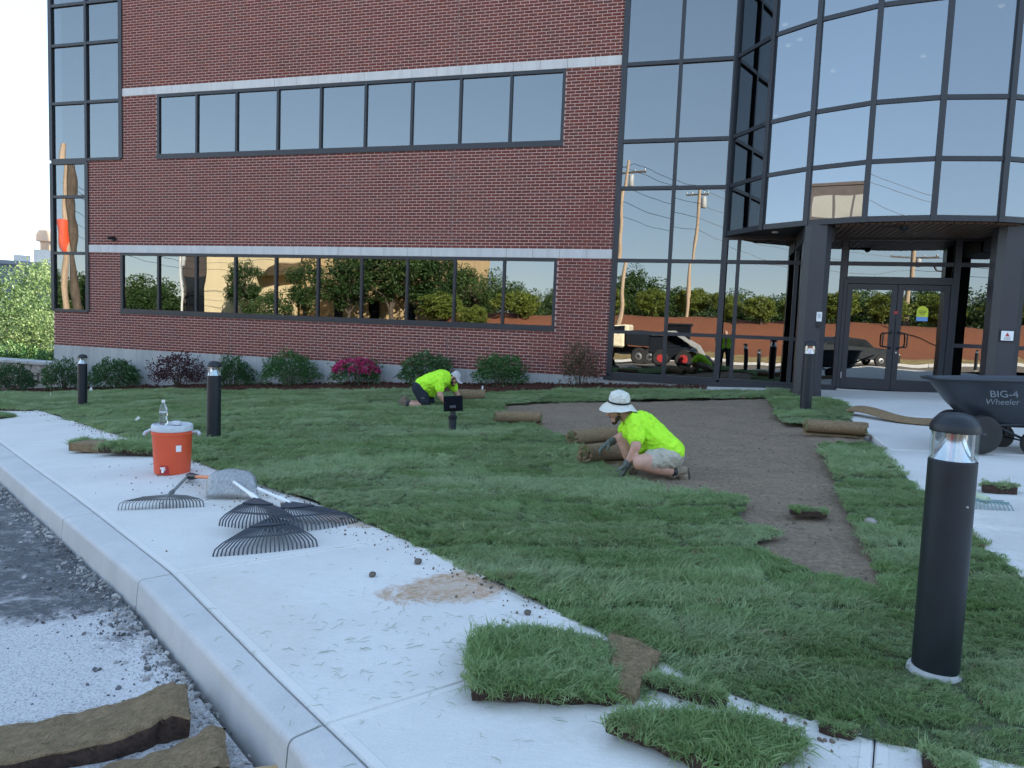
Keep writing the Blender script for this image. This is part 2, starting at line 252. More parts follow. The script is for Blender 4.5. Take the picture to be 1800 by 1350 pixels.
# ------------------------------------------------------------------ mesh helpers
class MB:
    def __init__(s): s.v = []; s.f = []
    def add(s, vs, fs):
        o = len(s.v); s.v += [tuple(x) for x in vs]; s.f += [tuple(i+o for i in f) for f in fs]; return s
    def box(s, x0, x1, y0, y1, z0, z1, mat=None):
        vs = [Vector(p) for p in ((x0, y0, z0), (x1, y0, z0), (x1, y1, z0), (x0, y1, z0), (x0, y0, z1), (x1, y0, z1), (x1, y1, z1), (x0, y1, z1))]
        if mat is not None: vs = [mat @ q for q in vs]
        return s.add(vs, [(0, 3, 2, 1), (4, 5, 6, 7), (0, 1, 5, 4), (1, 2, 6, 5), (2, 3, 7, 6), (3, 0, 4, 7)])
    def tube(s, pts, rad, nn=8, cap=True):
        pts = [Vector(q) for q in pts]; rad = rad if hasattr(rad, '__len__') else [rad]*len(pts); o = len(s.v); pu = None
        for i, q in enumerate(pts):
            d = (pts[min(i+1, len(pts)-1)] - pts[max(i-1, 0)]).normalized()
            u = d.orthogonal().normalized() if pu is None else (pu - d*pu.dot(d)).normalized()
            pu = u; v = d.cross(u)
            for k in range(nn):
                a = 2*PI*k/nn; s.v.append(tuple(q + (u*math.cos(a) + v*math.sin(a))*rad[i]))
        for i in range(len(pts)-1):
            for k in range(nn): s.f.append((o+i*nn+k, o+i*nn+(k+1) % nn, o+(i+1)*nn+(k+1) % nn, o+(i+1)*nn+k))
        if cap: s.f.append(tuple(o+k for k in reversed(range(nn)))); s.f.append(tuple(o+(len(pts)-1)*nn+k for k in range(nn)))
        return s
    def lathe(s, prof, c=(0, 0, 0), nn=24, mat=None, sx=1, sy=1):
        o = len(s.v)
        for r, z in prof:
            for k in range(nn):
                a = 2*PI*k/nn; q = Vector((r*math.cos(a)*sx, r*math.sin(a)*sy, z)); q = mat @ q if mat is not None else q + Vector(c); s.v.append(tuple(q))
        for i in range(len(prof)-1):
            for k in range(nn): s.f.append((o+i*nn+k, o+i*nn+(k+1) % nn, o+(i+1)*nn+(k+1) % nn, o+(i+1)*nn+k))
        s.f.append(tuple(o+k for k in reversed(range(nn)))); s.f.append(tuple(o+(len(prof)-1)*nn+k for k in range(nn))); return s
    def prism(s, poly, z0, z1, mat=None):
        k = len(poly); vs = [Vector((x, y, z0)) for x, y in poly] + [Vector((x, y, z1)) for x, y in poly]
        if mat is not None: vs = [mat @ q for q in vs]
        return s.add(vs, [tuple(reversed(range(k))), tuple(range(k, 2*k))] + [(i, (i+1) % k, k+(i+1) % k, k+i) for i in range(k)])
    def mesh(s, name, mat, smooth=False, bevel=0):
        me = D.meshes.new(name); me.from_pydata(s.v, [], s.f); me.materials.append(mat)
        if bevel:
            bm = bmesh.new(); bm.from_mesh(me); bmesh.ops.bevel(bm, geom=[e for e in bm.edges], offset=bevel, segments=1, affect='EDGES', clamp_overlap=True); bm.to_mesh(me); bm.free()
        if smooth: sm(me, smooth)
        me.update(); return me
    def build(s, name, mat, parent=None, smooth=False, bevel=0, kind=None): return link(name, s.mesh(name, mat, smooth, bevel), parent, kind)
def sm(me, ang):
    me.polygons.foreach_set('use_smooth', [True]*len(me.polygons))
    if ang is not True: me.set_sharp_from_angle(angle=R_(ang))
WORLD = set()
def link(name, me, parent=None, kind=None):
    o = D.objects.new(name, me); COL.objects.link(o)
    if parent is not None:
        o.parent = parent
        if parent.name in WORLD: o.location = -parent.location
    if kind: o['kind'] = kind
    return o
def tag(o, label=None, cat=None, group=None, kind=None):
    for k, v in (('label', label), ('category', cat), ('group', group), ('kind', kind)):
        if v: o[k] = v
    return o
def thing(name, label, cat, loc=(0, 0, 0), rz=0, group=None, world=False):
    o = D.objects.new(name, None); COL.objects.link(o); o.empty_display_size = .1; o.location = loc; o.rotation_euler = (0, 0, rz)
    if world: WORLD.add(o.name)
    return tag(o, label, cat, group)
def copy_tree(o, parent=None):
    c = o.copy(); COL.objects.link(c); c.parent = parent
    for k in list(o.children): copy_tree(k, c)
    return c
def npmesh(name, V, F4, mat, tone=None):
    me = D.meshes.new(name); nv, nf = len(V), len(F4); me.vertices.add(nv); me.vertices.foreach_set('co', np.ascontiguousarray(V, np.float32).ravel())
    k = F4.shape[1]; me.loops.add(nf*k); me.loops.foreach_set('vertex_index', np.ascontiguousarray(F4, np.int32).ravel())
    me.polygons.add(nf); me.polygons.foreach_set('loop_start', np.arange(0, nf*k, k, dtype=np.int32))
    if tone is not None:
        a = me.attributes.new('tone', 'FLOAT', 'FACE'); a.data.foreach_set('value', np.ascontiguousarray(tone, np.float32))
    me.materials.append(mat); me.update(calc_edges=True); return me
def inpoly(P, poly):
    x, y = P[:, 0], P[:, 1]; ins = np.zeros(len(P), bool); k = len(poly)
    for i in range(k):
        x0, y0 = poly[i]; x1, y1 = poly[(i+1) % k]
        c = ((y0 > y) != (y1 > y)) & (x < (x1-x0)*(y-y0)/((y1-y0) if y1 != y0 else 1e-9)+x0); ins ^= c
    return ins
# ------------------------------------------------------------------ terrain
K_ = (-3.5973036, .082078294, .02088966, -.00022555981, -.001254528)
def G(x, y):
    X = min(max(x, -14), 26); Y = min(max(y, -34), 5)
    z = K_[0] + K_[1]*X + K_[2]*Y + K_[3]*X*Y + K_[4]*X*X
    if x < -14: z += (x+14)*.02
    return z
def nz(x, y, s=1, o=0): return noise.noise(Vector((x*s+o, y*s-o, o*.37)))
def sheet(name, outer, mat, zf, step=.25, holes=(), kind='structure', jitter=.25, parent=None):
    """a fine ground sheet over a polygon, raised by zf(x, y)"""
    def dens(poly):
        out = []
        for i in range(len(poly)):
            a, b = Vector(poly[i]), Vector(poly[(i+1) % len(poly)]); m = max(1, int((b-a).length/step))
            out += [tuple(a.lerp(b, t/m)) for t in range(m)]
        return out
    loops = [dens(outer)] + [dens(h) for h in holes]; pts = []; edges = []
    for L in loops:
        o = len(pts); pts += L; edges += [(o+i, o+(i+1) % len(L)) for i in range(len(L))]
    A = np.array(outer); gx = np.arange(A[:, 0].min(), A[:, 0].max(), step); gy = np.arange(A[:, 1].min(), A[:, 1].max(), step)
    P = np.array(np.meshgrid(gx, gy)).reshape(2, -1).T + rng.uniform(-jitter, jitter, (len(gx)*len(gy), 2))*step
    k = inpoly(P, outer)
    for h in holes: k &= ~inpoly(P, h)
    pts += [tuple(q) for q in P[k]]
    v, e, f, *_ = delaunay_2d_cdt([Vector(q) for q in pts], edges, [], 1 if not holes else 1, 1e-5)
    V = [(q.x, q.y, zf(q.x, q.y)) for q in v]; C_ = np.array([np.mean([V[i][:2] for i in t], axis=0) for t in f]); ok = inpoly(C_, outer)
    for h in holes: ok &= ~inpoly(C_, h)
    F = [tuple(t) for t, q in zip(f, ok) if q]
    me = D.meshes.new(name); me.from_pydata(V, [], F); me.materials.append(mat); sm(me, True); me.update()
    return link(name, me, parent, kind)
def interp(pl, x):
    xs = [q[0] for q in pl]; return float(np.interp(x, xs, [q[1] for q in pl]))
KL = [(-8, -.35), (0, -5.15), (7.87, -9.88), (9.95, -11.12), (12.11, -12.39), (13.82, -13.51), (13.98, -13.63), (17, -15.75), (22, -19.2)]   # kerb top edge
JL = [(-8, -.05), (0, -4.86), (6.23, -8.6), (8.39, -9.92), (10.04, -10.91), (12.19, -12.23), (13.5, -13.13), (14.13, -13.55), (17.1, -15.6), (22, -18.9)]
EL = [(-8, 1.5), (-2.29, -1.97), (2.33, -4.88), (6.82, -7.52), (9.72, -9.2), (12.17, -10.64), (13.4, -11.43), (14.53, -12.27), (15.27, -12.79), (15.69, -12.96), (16.13, -13.01), (16.9, -13.05), (17.6, -13.1)]
RW = 16.75                                                                       # lawn edge along the entrance walk
# ================================================================== GROUND
ground = sheet('ground', [(-300, -400), (300, -400), (300, 400), (-300, 400)], M['terrain'], lambda x, y: G(x, y)-.45-max(0, math.hypot(x-8, y+5)-60)*.012, 12)
def zroad(x, y): return G(x, y)-.155+.006*nz(x, y, 2.2)
road = sheet('road', [(-30, 10.5), (-8, -.55), (0, -5.3), (7.87, -9.95), (12.11, -12.44), (13.98, -13.68), (17, -15.8), (22, -19.2), (60, -21), (60, -33), (-60, -33), (-60, 9)], M['asphalt'], zroad, .6)
# mulch bed along the wall
MUL = [(-9, 1.5), (-5.2, -.3), (-3.6, -.98), (-1.6, -1.1), (2.2, -1.2), (6, -1.72), (8.6, -1.75), (10.6, -1.95), (12.2, -1.3), (13.3, -.9), (14.6, -.82), (15.0, -.75), (14.85, .3)]
def zmul(x, y): return G(x, y)+.015+.035*nz(x, y, 1.3)+.02*nz(x, y, 9)+.012*nz(x, y, 27)
mulch = sheet('mulch_bed', [(q[0], q[1]-.12) for q in MUL[:-1]]+[(14.85, .3), (-4.5, .3), (-9, 4)], M['mulch'], zmul, .07)
# soil bed and lawn
SOIL = [(11.63, -3.92), (12.0, -3.45), (12.62, -3.2), (13.3, -2.95), (13.97, -2.78), (15.03, -2.31), (16.02, -1.85), (15.99, -3.2), (15.97, -4.74), (16.04, -5.4), (16.78, -5.55), (16.79, -6.78), (16.24, -7.0), (16.19, -8.48), (16.13, -9.39), (16.08, -10.38), (16.07, -11.04), (16.03, -11.61), (15.89, -11.5), (15.68, -11.34), (15.49, -11.09), (15.41, -10.91), (15.57, -10.68), (15.34, -10.26), (15.4, -9.95), (15.37, -9.78), (15.09, -9.62), (14.65, -9.44), (14.3, -9.1), (13.85, -8.18), (13.53, -7.53), (13.3, -6.94), (12.95, -6.5), (12.73, -6.03), (12.3, -5.6), (12.14, -5.0), (11.85, -4.7)]
LAWN = [(-5.2, -.25), (-3.6, -.98), (-1.6, -1.1), (2.2, -1.2), (6, -1.72), (8.6, -1.75), (10.6, -1.95), (12.2, -1.3), (13.3, -.9), (14.6, -.82), (15.4, -1.0), (16.0, -.92), (16.08, -.5), (16.4, -.42), (16.62, -1.15), (17.0, -1.75), (17.2, -2.77), (17.12, -3.7), (16.95, -4.6), (16.78, -5.5), (16.79, -6.78), (16.78, -8.8), (16.77, -10.5), (16.77, -11.4), (16.75, -12.4), (16.5, -12.995), (16.13, -13.045), (15.69, -12.995), (15.27, -12.825), (14.53, -12.295), (14.01, -11.945), (13.4, -11.465), (12.77, -11.045), (12.17, -10.675), (11.24, -10.175), (9.72, -9.235), (8.24, -8.365), (6.82, -7.555), (4.91, -6.445), (2.33, -4.915), (-2.29, -2.005), (-5.6, .1)]
def zsoil(x, y): return G(x, y)-.035+.018*nz(x, y, 2.1)+.016*nz(x, y, 8, 3)+.01*nz(x, y, 22, 5)
bed = sheet('soil_bed', [(11.0, -3.5), (12.4, -2.6), (14, -2.1), (16.3, -1.1), (16.35, -5), (16.86, -5.3), (16.84, -7), (16.45, -7.3), (16.4, -12.1), (15.4, -11.5), (13.6, -8.9), (11.2, -5.2)], M['soil'], zsoil, .07)
sheet('subsoil', [(-5.2, .1), (14.9, .1), (14.9, -.7), (17.3, -.4), (17.3, -4), (16.9, -5), (16.86, -12.6), (16.6, -13.1), (15.7, -13.05), (15.27, -12.88), (14.53, -12.35), (13.4, -11.52), (12.17, -10.73), (9.72, -9.29), (6.82, -7.61), (2.33, -4.97), (-2.29, -2.06), (-5.6, 0)], M['soil'], lambda x, y: G(x, y)-.07, .5)
def strip_(x, y):
    t = (y-.26*x+.05*nz(x, y, .9))/.5; i = math.floor(t); u = (x+.26*y)/1.6+((i*.618) % 1); j = math.floor(u); h = math.sin(i*12.9898+j*78.233)*43758.5453; return t-i, u-j, h-math.floor(h)
def seam(x, y):
    "0 in the middle of a sod strip, 1 at its joints"
    t, u, h = strip_(x, y); return max(abs(t-.5)*2, 1-min(u, 1-u)*1.6/.25 if min(u, 1-u)*1.6 < .25 else 0)
def zlawn(x, y):
    t, u, h = strip_(x, y); q = max(abs(t-.5)*2, 1-min(u, 1-u)*1.6/.25 if min(u, 1-u)*1.6 < .25 else 0)
    return G(x, y)+.01+.014*nz(x, y, 1.7)+.014*nz(x*.45, y, 2.6, 4)+.022*(h-.35)*(1-max(0, q-.75)/.25)-.03*max(0, q-.8)/.2+.012*t*(h > .5)
lawn = sheet('lawn', LAWN, M['turf'], zlawn, .1, [SOIL])
# grass blades
def tuft(name, nb, rad, h, mat, lean=.5, wid=.0035, dry=0, tb=0):
    V = []; F = []; T = []
    for i in range(nb):
        a = rng.uniform(0, 2*PI); r = rad*math.sqrt(rng.uniform()); p = Vector((r*math.cos(a), r*math.sin(a), -.004)); hh = h*rng.uniform(.55, 1.15)
        d = Vector((rng.normal(0, .5)+lean, rng.normal(0, .55), 0))*hh*1.0; s = Vector((-d.y, d.x, 0)); s = (s.normalized() if s.length > 1e-6 else Vector((1, 0, 0)))
        s = (s + Vector((rng.normal(), rng.normal(), 0))*.6).normalized()*wid*rng.uniform(.7, 1.3); o = len(V); t = tb+rng.uniform(0, .2)
        for k, (u, ww) in enumerate(((0, .8), (.4, 1), (.75, .75))):
            q = p + Vector((0, 0, hh*(u-.38*u*u))) + d*u*u; V += [q-s*ww, q+s*ww]
        V.append(p + Vector((0, 0, hh*.58)) + d)
        F += [(o, o+1, o+3, o+2), (o+2, o+3, o+5, o+4), (o+4, o+5, o+6)]; T += [t]*3
    me = D.meshes.new(name); me.from_pydata([tuple(q) for q in V], [], F); a = me.attributes.new('tone', 'FLOAT', 'FACE'); a.data.foreach_set('value', T)
    me.materials.append(mat); sm(me, True); return D.objects.new(name, me)
def lib(name, obs):
    c = D.collections.new(name)
    for o in obs: c.objects.link(o)
    return c
GRASS = lib('grass_tufts', [tuft('grass_tuft', 46, .058, .06, M['grass'], .5, .0021, 0, tb_) for tb_ in (0, .1, .2, .3, .4)] + [tuft('grass_tuft', 22, .05, .05, M['grass_dry'], .5, .0019)])
def rocklib(name, nn, mat, sq=.7):
    obs = []
    for i in range(nn):
        bm = bmesh.new(); bmesh.ops.create_icosphere(bm, subdivisions=1, radius=.5)
        for v in bm.verts: v.co *= rng.uniform(.6, 1.2); v.co.z *= sq
        me = D.meshes.new(name); bm.to_mesh(me); bm.free(); me.materials.append(mat); obs.append(D.objects.new(name, me))
    return lib(name+'s', obs)
def chiplib():
    obs = []
    for i in range(4):
        m = MB().box(-.5, .5, -.16, .16, -.06, .06); me = m.mesh('mulch_chip', M['mulch'])
        for v in me.vertices: v.co += Vector((rng.normal(), rng.normal(), rng.normal()))*.05
        obs.append(D.objects.new('mulch_chip', me))
    return lib('mulch_chips', obs)
M['chip'] = plain('asphalt_chip', (.13, .13, .135), .95, 0, .5, 9, .3, 0, obj=False); GCHIP = rocklib('asphalt_chip', 4, M['chip'], .5); CLODS = rocklib('dirt_clod', 4, M['clod']); RUBBLE = rocklib('rubble_stone', 4, M['rubble'], .5); CHIPS = chiplib()
_gt = {}
def scatter(name, P, Rt, Sc, col, mat=None, parent=None, idx=None, kind='stuff'):
    me = D.meshes.new(name); P = np.ascontiguousarray(P, np.float32); me.vertices.add(len(P)); me.vertices.foreach_set('co', P.ravel())
    a = me.attributes.new('rot', 'FLOAT_VECTOR', 'POINT'); a.data.foreach_set('vector', np.ascontiguousarray(Rt, np.float32).ravel())
    a = me.attributes.new('scl', 'FLOAT', 'POINT'); a.data.foreach_set('value', np.ascontiguousarray(Sc, np.float32))
    if idx is None: idx = rng.integers(0, len(col.objects), len(P))
    a = me.attributes.new('idx', 'INT', 'POINT'); a.data.foreach_set('value', np.ascontiguousarray(idx, np.int32)); me.update()
    o = link(name, me, parent, kind)
    if col.name not in _gt:
        g = D.node_groups.new('scatter', 'GeometryNodeTree'); g.interface.new_socket('Geometry', in_out='INPUT', socket_type='NodeSocketGeometry'); g.interface.new_socket('Geometry', in_out='OUTPUT', socket_type='NodeSocketGeometry')
        N = g.nodes; gi = N.new('NodeGroupInput'); go = N.new('NodeGroupOutput'); ip = N.new('GeometryNodeInstanceOnPoints'); ci = N.new('GeometryNodeCollectionInfo')
        ci.inputs['Collection'].default_value = col; ci.inputs['Separate Children'].default_value = True; ci.inputs['Reset Children'].default_value = True
        def at(nm, ty):
            x = N.new('GeometryNodeInputNamedAttribute'); x.data_type = ty; x.inputs['Name'].default_value = nm; return x.outputs['Attribute']
        L = g.links.new; L(gi.outputs[0], ip.inputs['Points']); L(ci.outputs[0], ip.inputs['Instance']); ip.inputs['Pick Instance'].default_value = True
        L(at('idx', 'INT'), ip.inputs['Instance Index']); L(at('rot', 'FLOAT_VECTOR'), ip.inputs['Rotation']); L(at('scl', 'FLOAT'), ip.inputs['Scale']); L(ip.outputs[0], go.inputs[0]); _gt[col.name] = g
    m = o.modifiers.new('scatter', 'NODES'); m.node_group = _gt[col.name]; return o
def lean_dir(P):
    return np.array([nz(x, y, .8, 11)*PI*1.6 + nz(x, y, 3.1, 2)*1.2 for x, y in P[:, :2]])
def grass_at(name, P, zf, scl, parent=None, tilt=.18, dryp=.07, hv=None):
    n_ = len(P); z = np.array([zf(x, y) for x, y in P]); Q = np.column_stack([P, z])
    Rt = np.column_stack([rng.normal(0, tilt, n_), rng.normal(0, tilt, n_), lean_dir(P)+rng.normal(0, .7, n_)])
    idx = rng.integers(0, 5, n_) if hv is None else np.clip(np.round(hv*4.6-.3+rng.normal(0, .8, n_)), 0, 4).astype(int); idx[rng.random(n_) < dryp] = 5
    return scatter(name, Q, Rt, scl, GRASS, idx=idx, parent=parent)
# lawn tufts: denser near the camera, thinner far off
allp = []
bx0, bx1, by0, by1 = -5.6, 17.3, -13.1, -.2
P = np.column_stack([rng.uniform(bx0, bx1, 330000), rng.uniform(by0, by1, 330000)])
P = P[inpoly(P, LAWN) & ~inpoly(P, SOIL)]
dist = np.hypot(P[:, 0]-CAMP.x, P[:, 1]-CAMP.y); keep = rng.random(len(P)) < np.where(dist < 4.5, 1, np.where(dist < 7, .72, np.where(dist < 10, .5, .34)))
P = P[keep]; dist = dist[keep]
patch = np.array([nz(x, y, 1.1, 21) + .6*nz(x*.5, y, 2.8, 8) for x, y in P]); sm_ = np.array([seam(x, y) for x, y in P]); hh_ = np.array([strip_(x, y)[2] for x, y in P]); kk_ = ~((sm_ > .92) & (rng.random(len(P)) < np.where(dist < 5.5, .3, .72))); P, dist, patch, sm_, hh_ = P[kk_], dist[kk_], patch[kk_], sm_[kk_], hh_[kk_]
edge_ = np.array([interp(EL, x) for x in P[:, 0]]); edge_ = np.clip((P[:, 1]-edge_+.04)/.12, 0, 1)
sc_ = (.66+.3*patch+.22*hh_)*np.where(sm_ > .88, .66, 1)*(.85+.15*edge_)*np.where(dist > 7, 1.12, 1)*rng.uniform(.8, 1.2, len(P))
grass_at('lawn_grass', P, zlawn, sc_, hv=hh_)
# ---- sidewalk slabs and kerb
sidewalk = tag(thing('sidewalk', None, None, (8, -8, -3.2), world=True), kind='structure')
cuts = [(-7.4, -6.3), (-5.4, -4.2), (-3.4, -2.3), (-1.4, -.3), (.5, 1.6), (2.4, 3.5), (4.4, 5.5), (6.4, 7.5), (8.5, 9.6), (10.62, 11.65), (12.23, 13.2), (13.89, 14.75), (15.4, 15.72), (17.6, 17.6)]
def offset_poly(poly, d):
    k = len(poly); out = []
    for i in range(k):
        p0, p1, p2 = Vector(poly[i-1]), Vector(poly[i]), Vector(poly[(i+1) % k]); a = (p1-p0).normalized(); b = (p2-p1).normalized()
        n1 = Vector((-a.y, a.x)); n2 = Vector((-b.y, b.x)); m = n1+n2; m = m/max(.3, m.dot(m))*2*1; out.append(tuple(p1+m*d*.5*1.0))
    return out
def slab(name, poly, zt, thick, mat, parent, bev=.012, gap=.004):
    "a slab with a chamfered edge and a smoothly tooled border"
    A = sum(poly[i][0]*poly[(i+1) % len(poly)][1]-poly[(i+1) % len(poly)][0]*poly[i][1] for i in range(len(poly)))
    if A < 0: poly = poly[::-1]
    rings = [offset_poly(poly, d_) for d_ in (gap, gap, gap+bev, gap+.075, gap+.082)]; k = len(poly); b = MB()
    zs = (zt-thick, zt-bev*.7, zt, zt+.001, zt-.0015); vs = [(x, y, G(x, y)+z_) for r_, z_ in zip(rings, zs) for x, y in r_]
    fs = [tuple(range(4*k, 5*k))]
    for j in range(4):
        for i in range(k): fs.append((j*k+i, j*k+(i+1) % k, (j+1)*k+(i+1) % k, (j+1)*k+i))
    b.add(vs, fs); o = b.build(name, mat, parent, smooth=30); at_ = o.data.attributes.new('tone', 'FLOAT', 'FACE'); at_.data.foreach_set('value', [0.0]*(1+2*k)+[1.0]*k+[0.0]*k); return o
for (ja, ea), (jb, eb) in zip(cuts[:-1], cuts[1:]):
    xs = [ja]+[q[0] for q in JL if ja < q[0] < jb]+[jb]; xe = [eb]+[q[0] for q in reversed(EL) if ea < q[0] < eb]+[ea]
    poly = [(x, interp(JL, x)) for x in xs]+[(x, interp(EL, x)-(.0)) for x in xe]
    slab('slab', poly, 0, .14, M['walk'], sidewalk)
E1 = interp(JL, 17.6)
rw = [(16.75, -13.09, 20, -10.1), (16.75, -10.1, 20, -7.05), (16.95, -7.05, 20, -4.0), (16.4, -4.0, 20, -.02), (20, -13.09, 23.4, -10.1), (20, -10.1, 23.4, -7.05), (20, -7.05, 23.4, -4), (20, -4, 23.4, -.02)]
for x0, y0, x1, y1 in rw: slab('slab', [(x0, y0), (x1, y0), (x1, (y0+y1)/2), (x1, y1), (x0, y1), (x0, (y0+y1)/2)], 0 if y0 < -5 else .0, .14, M['walk'], sidewalk)
slab('slab', [(17.6, -13.09), (23.4, -13.09), (23.4, -19.7), (17.6, interp(JL, 17.6))], 0, .14, M['walk'], sidewalk)
slab('slab', [(14.7, -.55), (15.6, -.9), (16.4, -.8), (16.4, -.02), (14.7, -.02)], .01, .14, M['walk'], sidewalk)
kerb = tag(thing('kerb', None, None, (8, -10, -3.3), world=True), kind='structure')
def kerb_section(xa, xb, ka, kb):
    "rounded front edge, inner joint line, road face 15 cm high"
    m = 8; rows = []
    for i in range(m+1):
        t = i/m; xj = xa+(xb-xa)*t+(.005 if i == 0 else -.005 if i == m else 0); xk = ka+(kb-ka)*t+(.005 if i == 0 else -.005 if i == m else 0); J = Vector((xj, interp(JL, xj)-.006)); Kk = Vector((xk, interp(KL, xk))); o = (Kk-J).normalized(); r = .03
        z = G(Kk.x, Kk.y); zj = G(J.x, J.y); row = [(J.x, J.y, zj-.18), (J.x, J.y, zj-.008), (J.x+o.x*.01, J.y+o.y*.01, zj)]
        for a in (0, 22.5, 45, 67.5, 90): row.append((Kk.x-o.x*r+o.x*r*math.sin(R_(a)), Kk.y-o.y*r+o.y*r*math.sin(R_(a)), z-r+r*math.cos(R_(a))))
        row.append((Kk.x+o.x*.02, Kk.y+o.y*.02, z-.26)); rows.append(row)
    b = MB(); k = len(rows[0]); vs = [q for r in rows for q in r]; fs = []
    for i in range(m):
        for j in range(k-1): fs.append((i*k+j, (i+1)*k+j, (i+1)*k+j+1, i*k+j+1))
    fs += [tuple(range(k)), tuple(reversed(range(m*k, m*k+k)))]; b.add(vs, fs); return b.build('kerb_section', M['kerb'], kerb, smooth=35)
kc = [(-7.4, -7.5), (-4.4, -4.5), (-1.4, -1.5), (1.6, 1.5), (4.5, 4.4), (7.5, 7.4), (10.62, 10.5), (12.23, 12.11), (13.89, 13.82), (15.5, 15.42), (17.6, 17.55), (21, 20.95)]
for (a, b_), (c_, d_) in zip(kc[:-1], kc[1:]): kerb_section(a, c_, b_, d_)
# ================================================================== OFFICE BUILDING
c = .06773
bld = thing('office_building', 'three storey red brick office building with mirrored glass bay over the entrance', 'office building', (8, 0, -2.6), world=True)
XL, XR, ZB, ZT = -2.8, 12.76, -38*c, 9.5
WL = (-.46, 11.55, -1.62, 0.0); WU = (.735, 11.56, 2.42, 60*c)
OPEN = [WL, WU, (XL-.1, -.40, 2.44, ZT+1), (XL-.1, -1.55, -1.62, 2.441), (-1.55, XR+.1, 0, 3*c), (-.40, XR+.1, 60*c, 63*c), (XL, -1.55, 0, 3*c)]
WU2 = (.735, 11.56, 2.42+60*c, 120*c); OPEN += [WU2, (-.40, XR+.1, 120*c, 123*c)]
def free_spans(z0, z1):
    "wall minus openings over one course"
    sp = [(XL+.02, XR)]; zm = (z0+z1)/2
    for x0, x1, a, b in OPEN:
        if a < zm < b:
            out = []
            for s0, s1 in sp:
                if x1 <= s0 or x0 >= s1: out.append((s0, s1)); continue
                if x0 > s0: out.append((s0, x0))
                if x1 < s1: out.append((x1, s1))
            sp = out
    return sp
mort = MB(); bricks = []
for r in range(-38, int(ZT/c)):
    z0, z1 = r*c, (r+1)*c; off = .1016 if r % 2 else 0.0
    for s0, s1 in free_spans(z0, z1):
        mort.box(s0, s1, .0045, .03, z0, z1)
        i0 = math.floor((s0-off)/.2032)
        x = off+i0*.2032
        while x < s1:
            a, b = max(x+.006, s0+.002), min(x+.2032-.006, s1-.002)
            if b-a > .03: bricks.append((a, b, z0+.006, z1-.006))
            x += .2032
wall = mort.build('brick_wall', M['mortar'], bld)
bricks.sort(key=lambda q: (Vector(((q[0]+q[1])/2, 0, (q[2]+q[3])/2))-CAMP).length if q[1]-q[0] > .18 else 99)
one = MB().box(-.0956, .0956, 0, .018, -.02787, .02787).mesh('brick', M['brick'], bevel=.0025); a = one.attributes.new('tone', 'FLOAT', 'FACE'); a.data.foreach_set('value', [.31]*len(one.polygons))
for q in bricks[:300]:
    o = link('brick', one, wall); o.location = ((q[0]+q[1])/2, float(np.clip(rng.normal(0, .0009), -.002, .002)), (q[2]+q[3])/2); o.rotation_euler = (rng.normal(0, .004), 0, rng.normal(0, .006))
B = np.array(bricks[300:]); nB = len(B); V = np.zeros((nB, 8, 3), np.float32); y0 = np.clip(rng.normal(0, .0009, nB), -.002, .002); g_ = .0028
V[:, 0] = np.column_stack([B[:, 0]+g_, y0, B[:, 2]+g_]); V[:, 1] = np.column_stack([B[:, 1]-g_, y0, B[:, 2]+g_]); V[:, 2] = np.column_stack([B[:, 1]-g_, y0, B[:, 3]-g_]); V[:, 3] = np.column_stack([B[:, 0]+g_, y0, B[:, 3]-g_])
V[:, 4] = np.column_stack([B[:, 0], y0+.016, B[:, 2]]); V[:, 5] = np.column_stack([B[:, 1], y0+.016, B[:, 2]]); V[:, 6] = np.column_stack([B[:, 1], y0+.016, B[:, 3]]); V[:, 7] = np.column_stack([B[:, 0], y0+.016, B[:, 3]])
FB = np.array([(0, 1, 2, 3), (0, 4, 5, 1), (1, 5, 6, 2), (2, 6, 7, 3), (3, 7, 4, 0)]); F = (np.arange(nB)[:, None, None]*8+FB[None]).reshape(-1, 4)
link('bricks', npmesh('bricks', V.reshape(-1, 3), F, M['brick'], np.repeat(rng.random(nB), 5)), wall, 'stuff')
cj = MB()
for x in (3.02, 9.02):
    for z0_, z1_ in ((ZB, WL[2]-.02), (3*c, WU[2]-.02), (63*c, ZT)): cj.box(x-.006, x+.006, -.0045, .004, z0_, z1_)
cj.build('control_joint', plain('grey_sealant', (.2, .15, .14), .9, 0, .1, 4, obj=False), bld)
# shell: foundation, side, back, roof, added shade block, interior
MB().box(XL, XR+.06, .004, .4, -5.4, ZB).box(XR+.06, 24, .03, .4, -4.5, -2.62).build('foundation', M['found'], bld)
fj = MB()
for x in np.arange(-2.2, 12.6, .61): fj.box(x-.006, x+.006, .0, .006, -5, ZB-.03)
fj.build('form_line', M['found'], bld)
b = MB().box(XL, XL+.3, .35, 11, -5.4, 9.9).box(XL, 26, 10.7, 11, -5.4, 9.9).box(25.7, 26, .4, 10.7, -5.4, 9.9).box(26, 46, 1, 11, -5.4, 9.9).box(XL, 26, .06, 11, 9.5, 9.9).box(XL-.03, 26, -.03, .06, 9.5, 10.0)  # unseen right block added to shade the lawn; depth cut so trees catch sun
b.build('shell_and_shade_block', M['darkbrick'], bld)
b = MB()
for z in (-2.75, 1.3, 5.36): b.box(XL+.3, 25.7, .45, 10.6, z, z+.2)
b.build('floor_slab', M['interior_dark'], bld)
b = MB()
for z in (.55, 4.6, 8.6): b.box(XL+.3, 25.7, .45, 10.6, z, z+.05)
b.build('ceiling', M['interior'], bld)
b = MB().box(XL+.3, 25.7, 7.0, 7.1, -2.5, 9.4).box(4.0, 4.12, .6, 7, -2.5, 9.4).box(12.3, 12.4, .4, 7, -2.5, 9.4)
b.box(-1.6, -1.3, 1.2, 1.5, -2.5, 9.4); b.build('interior_wall', M['interior'], bld)
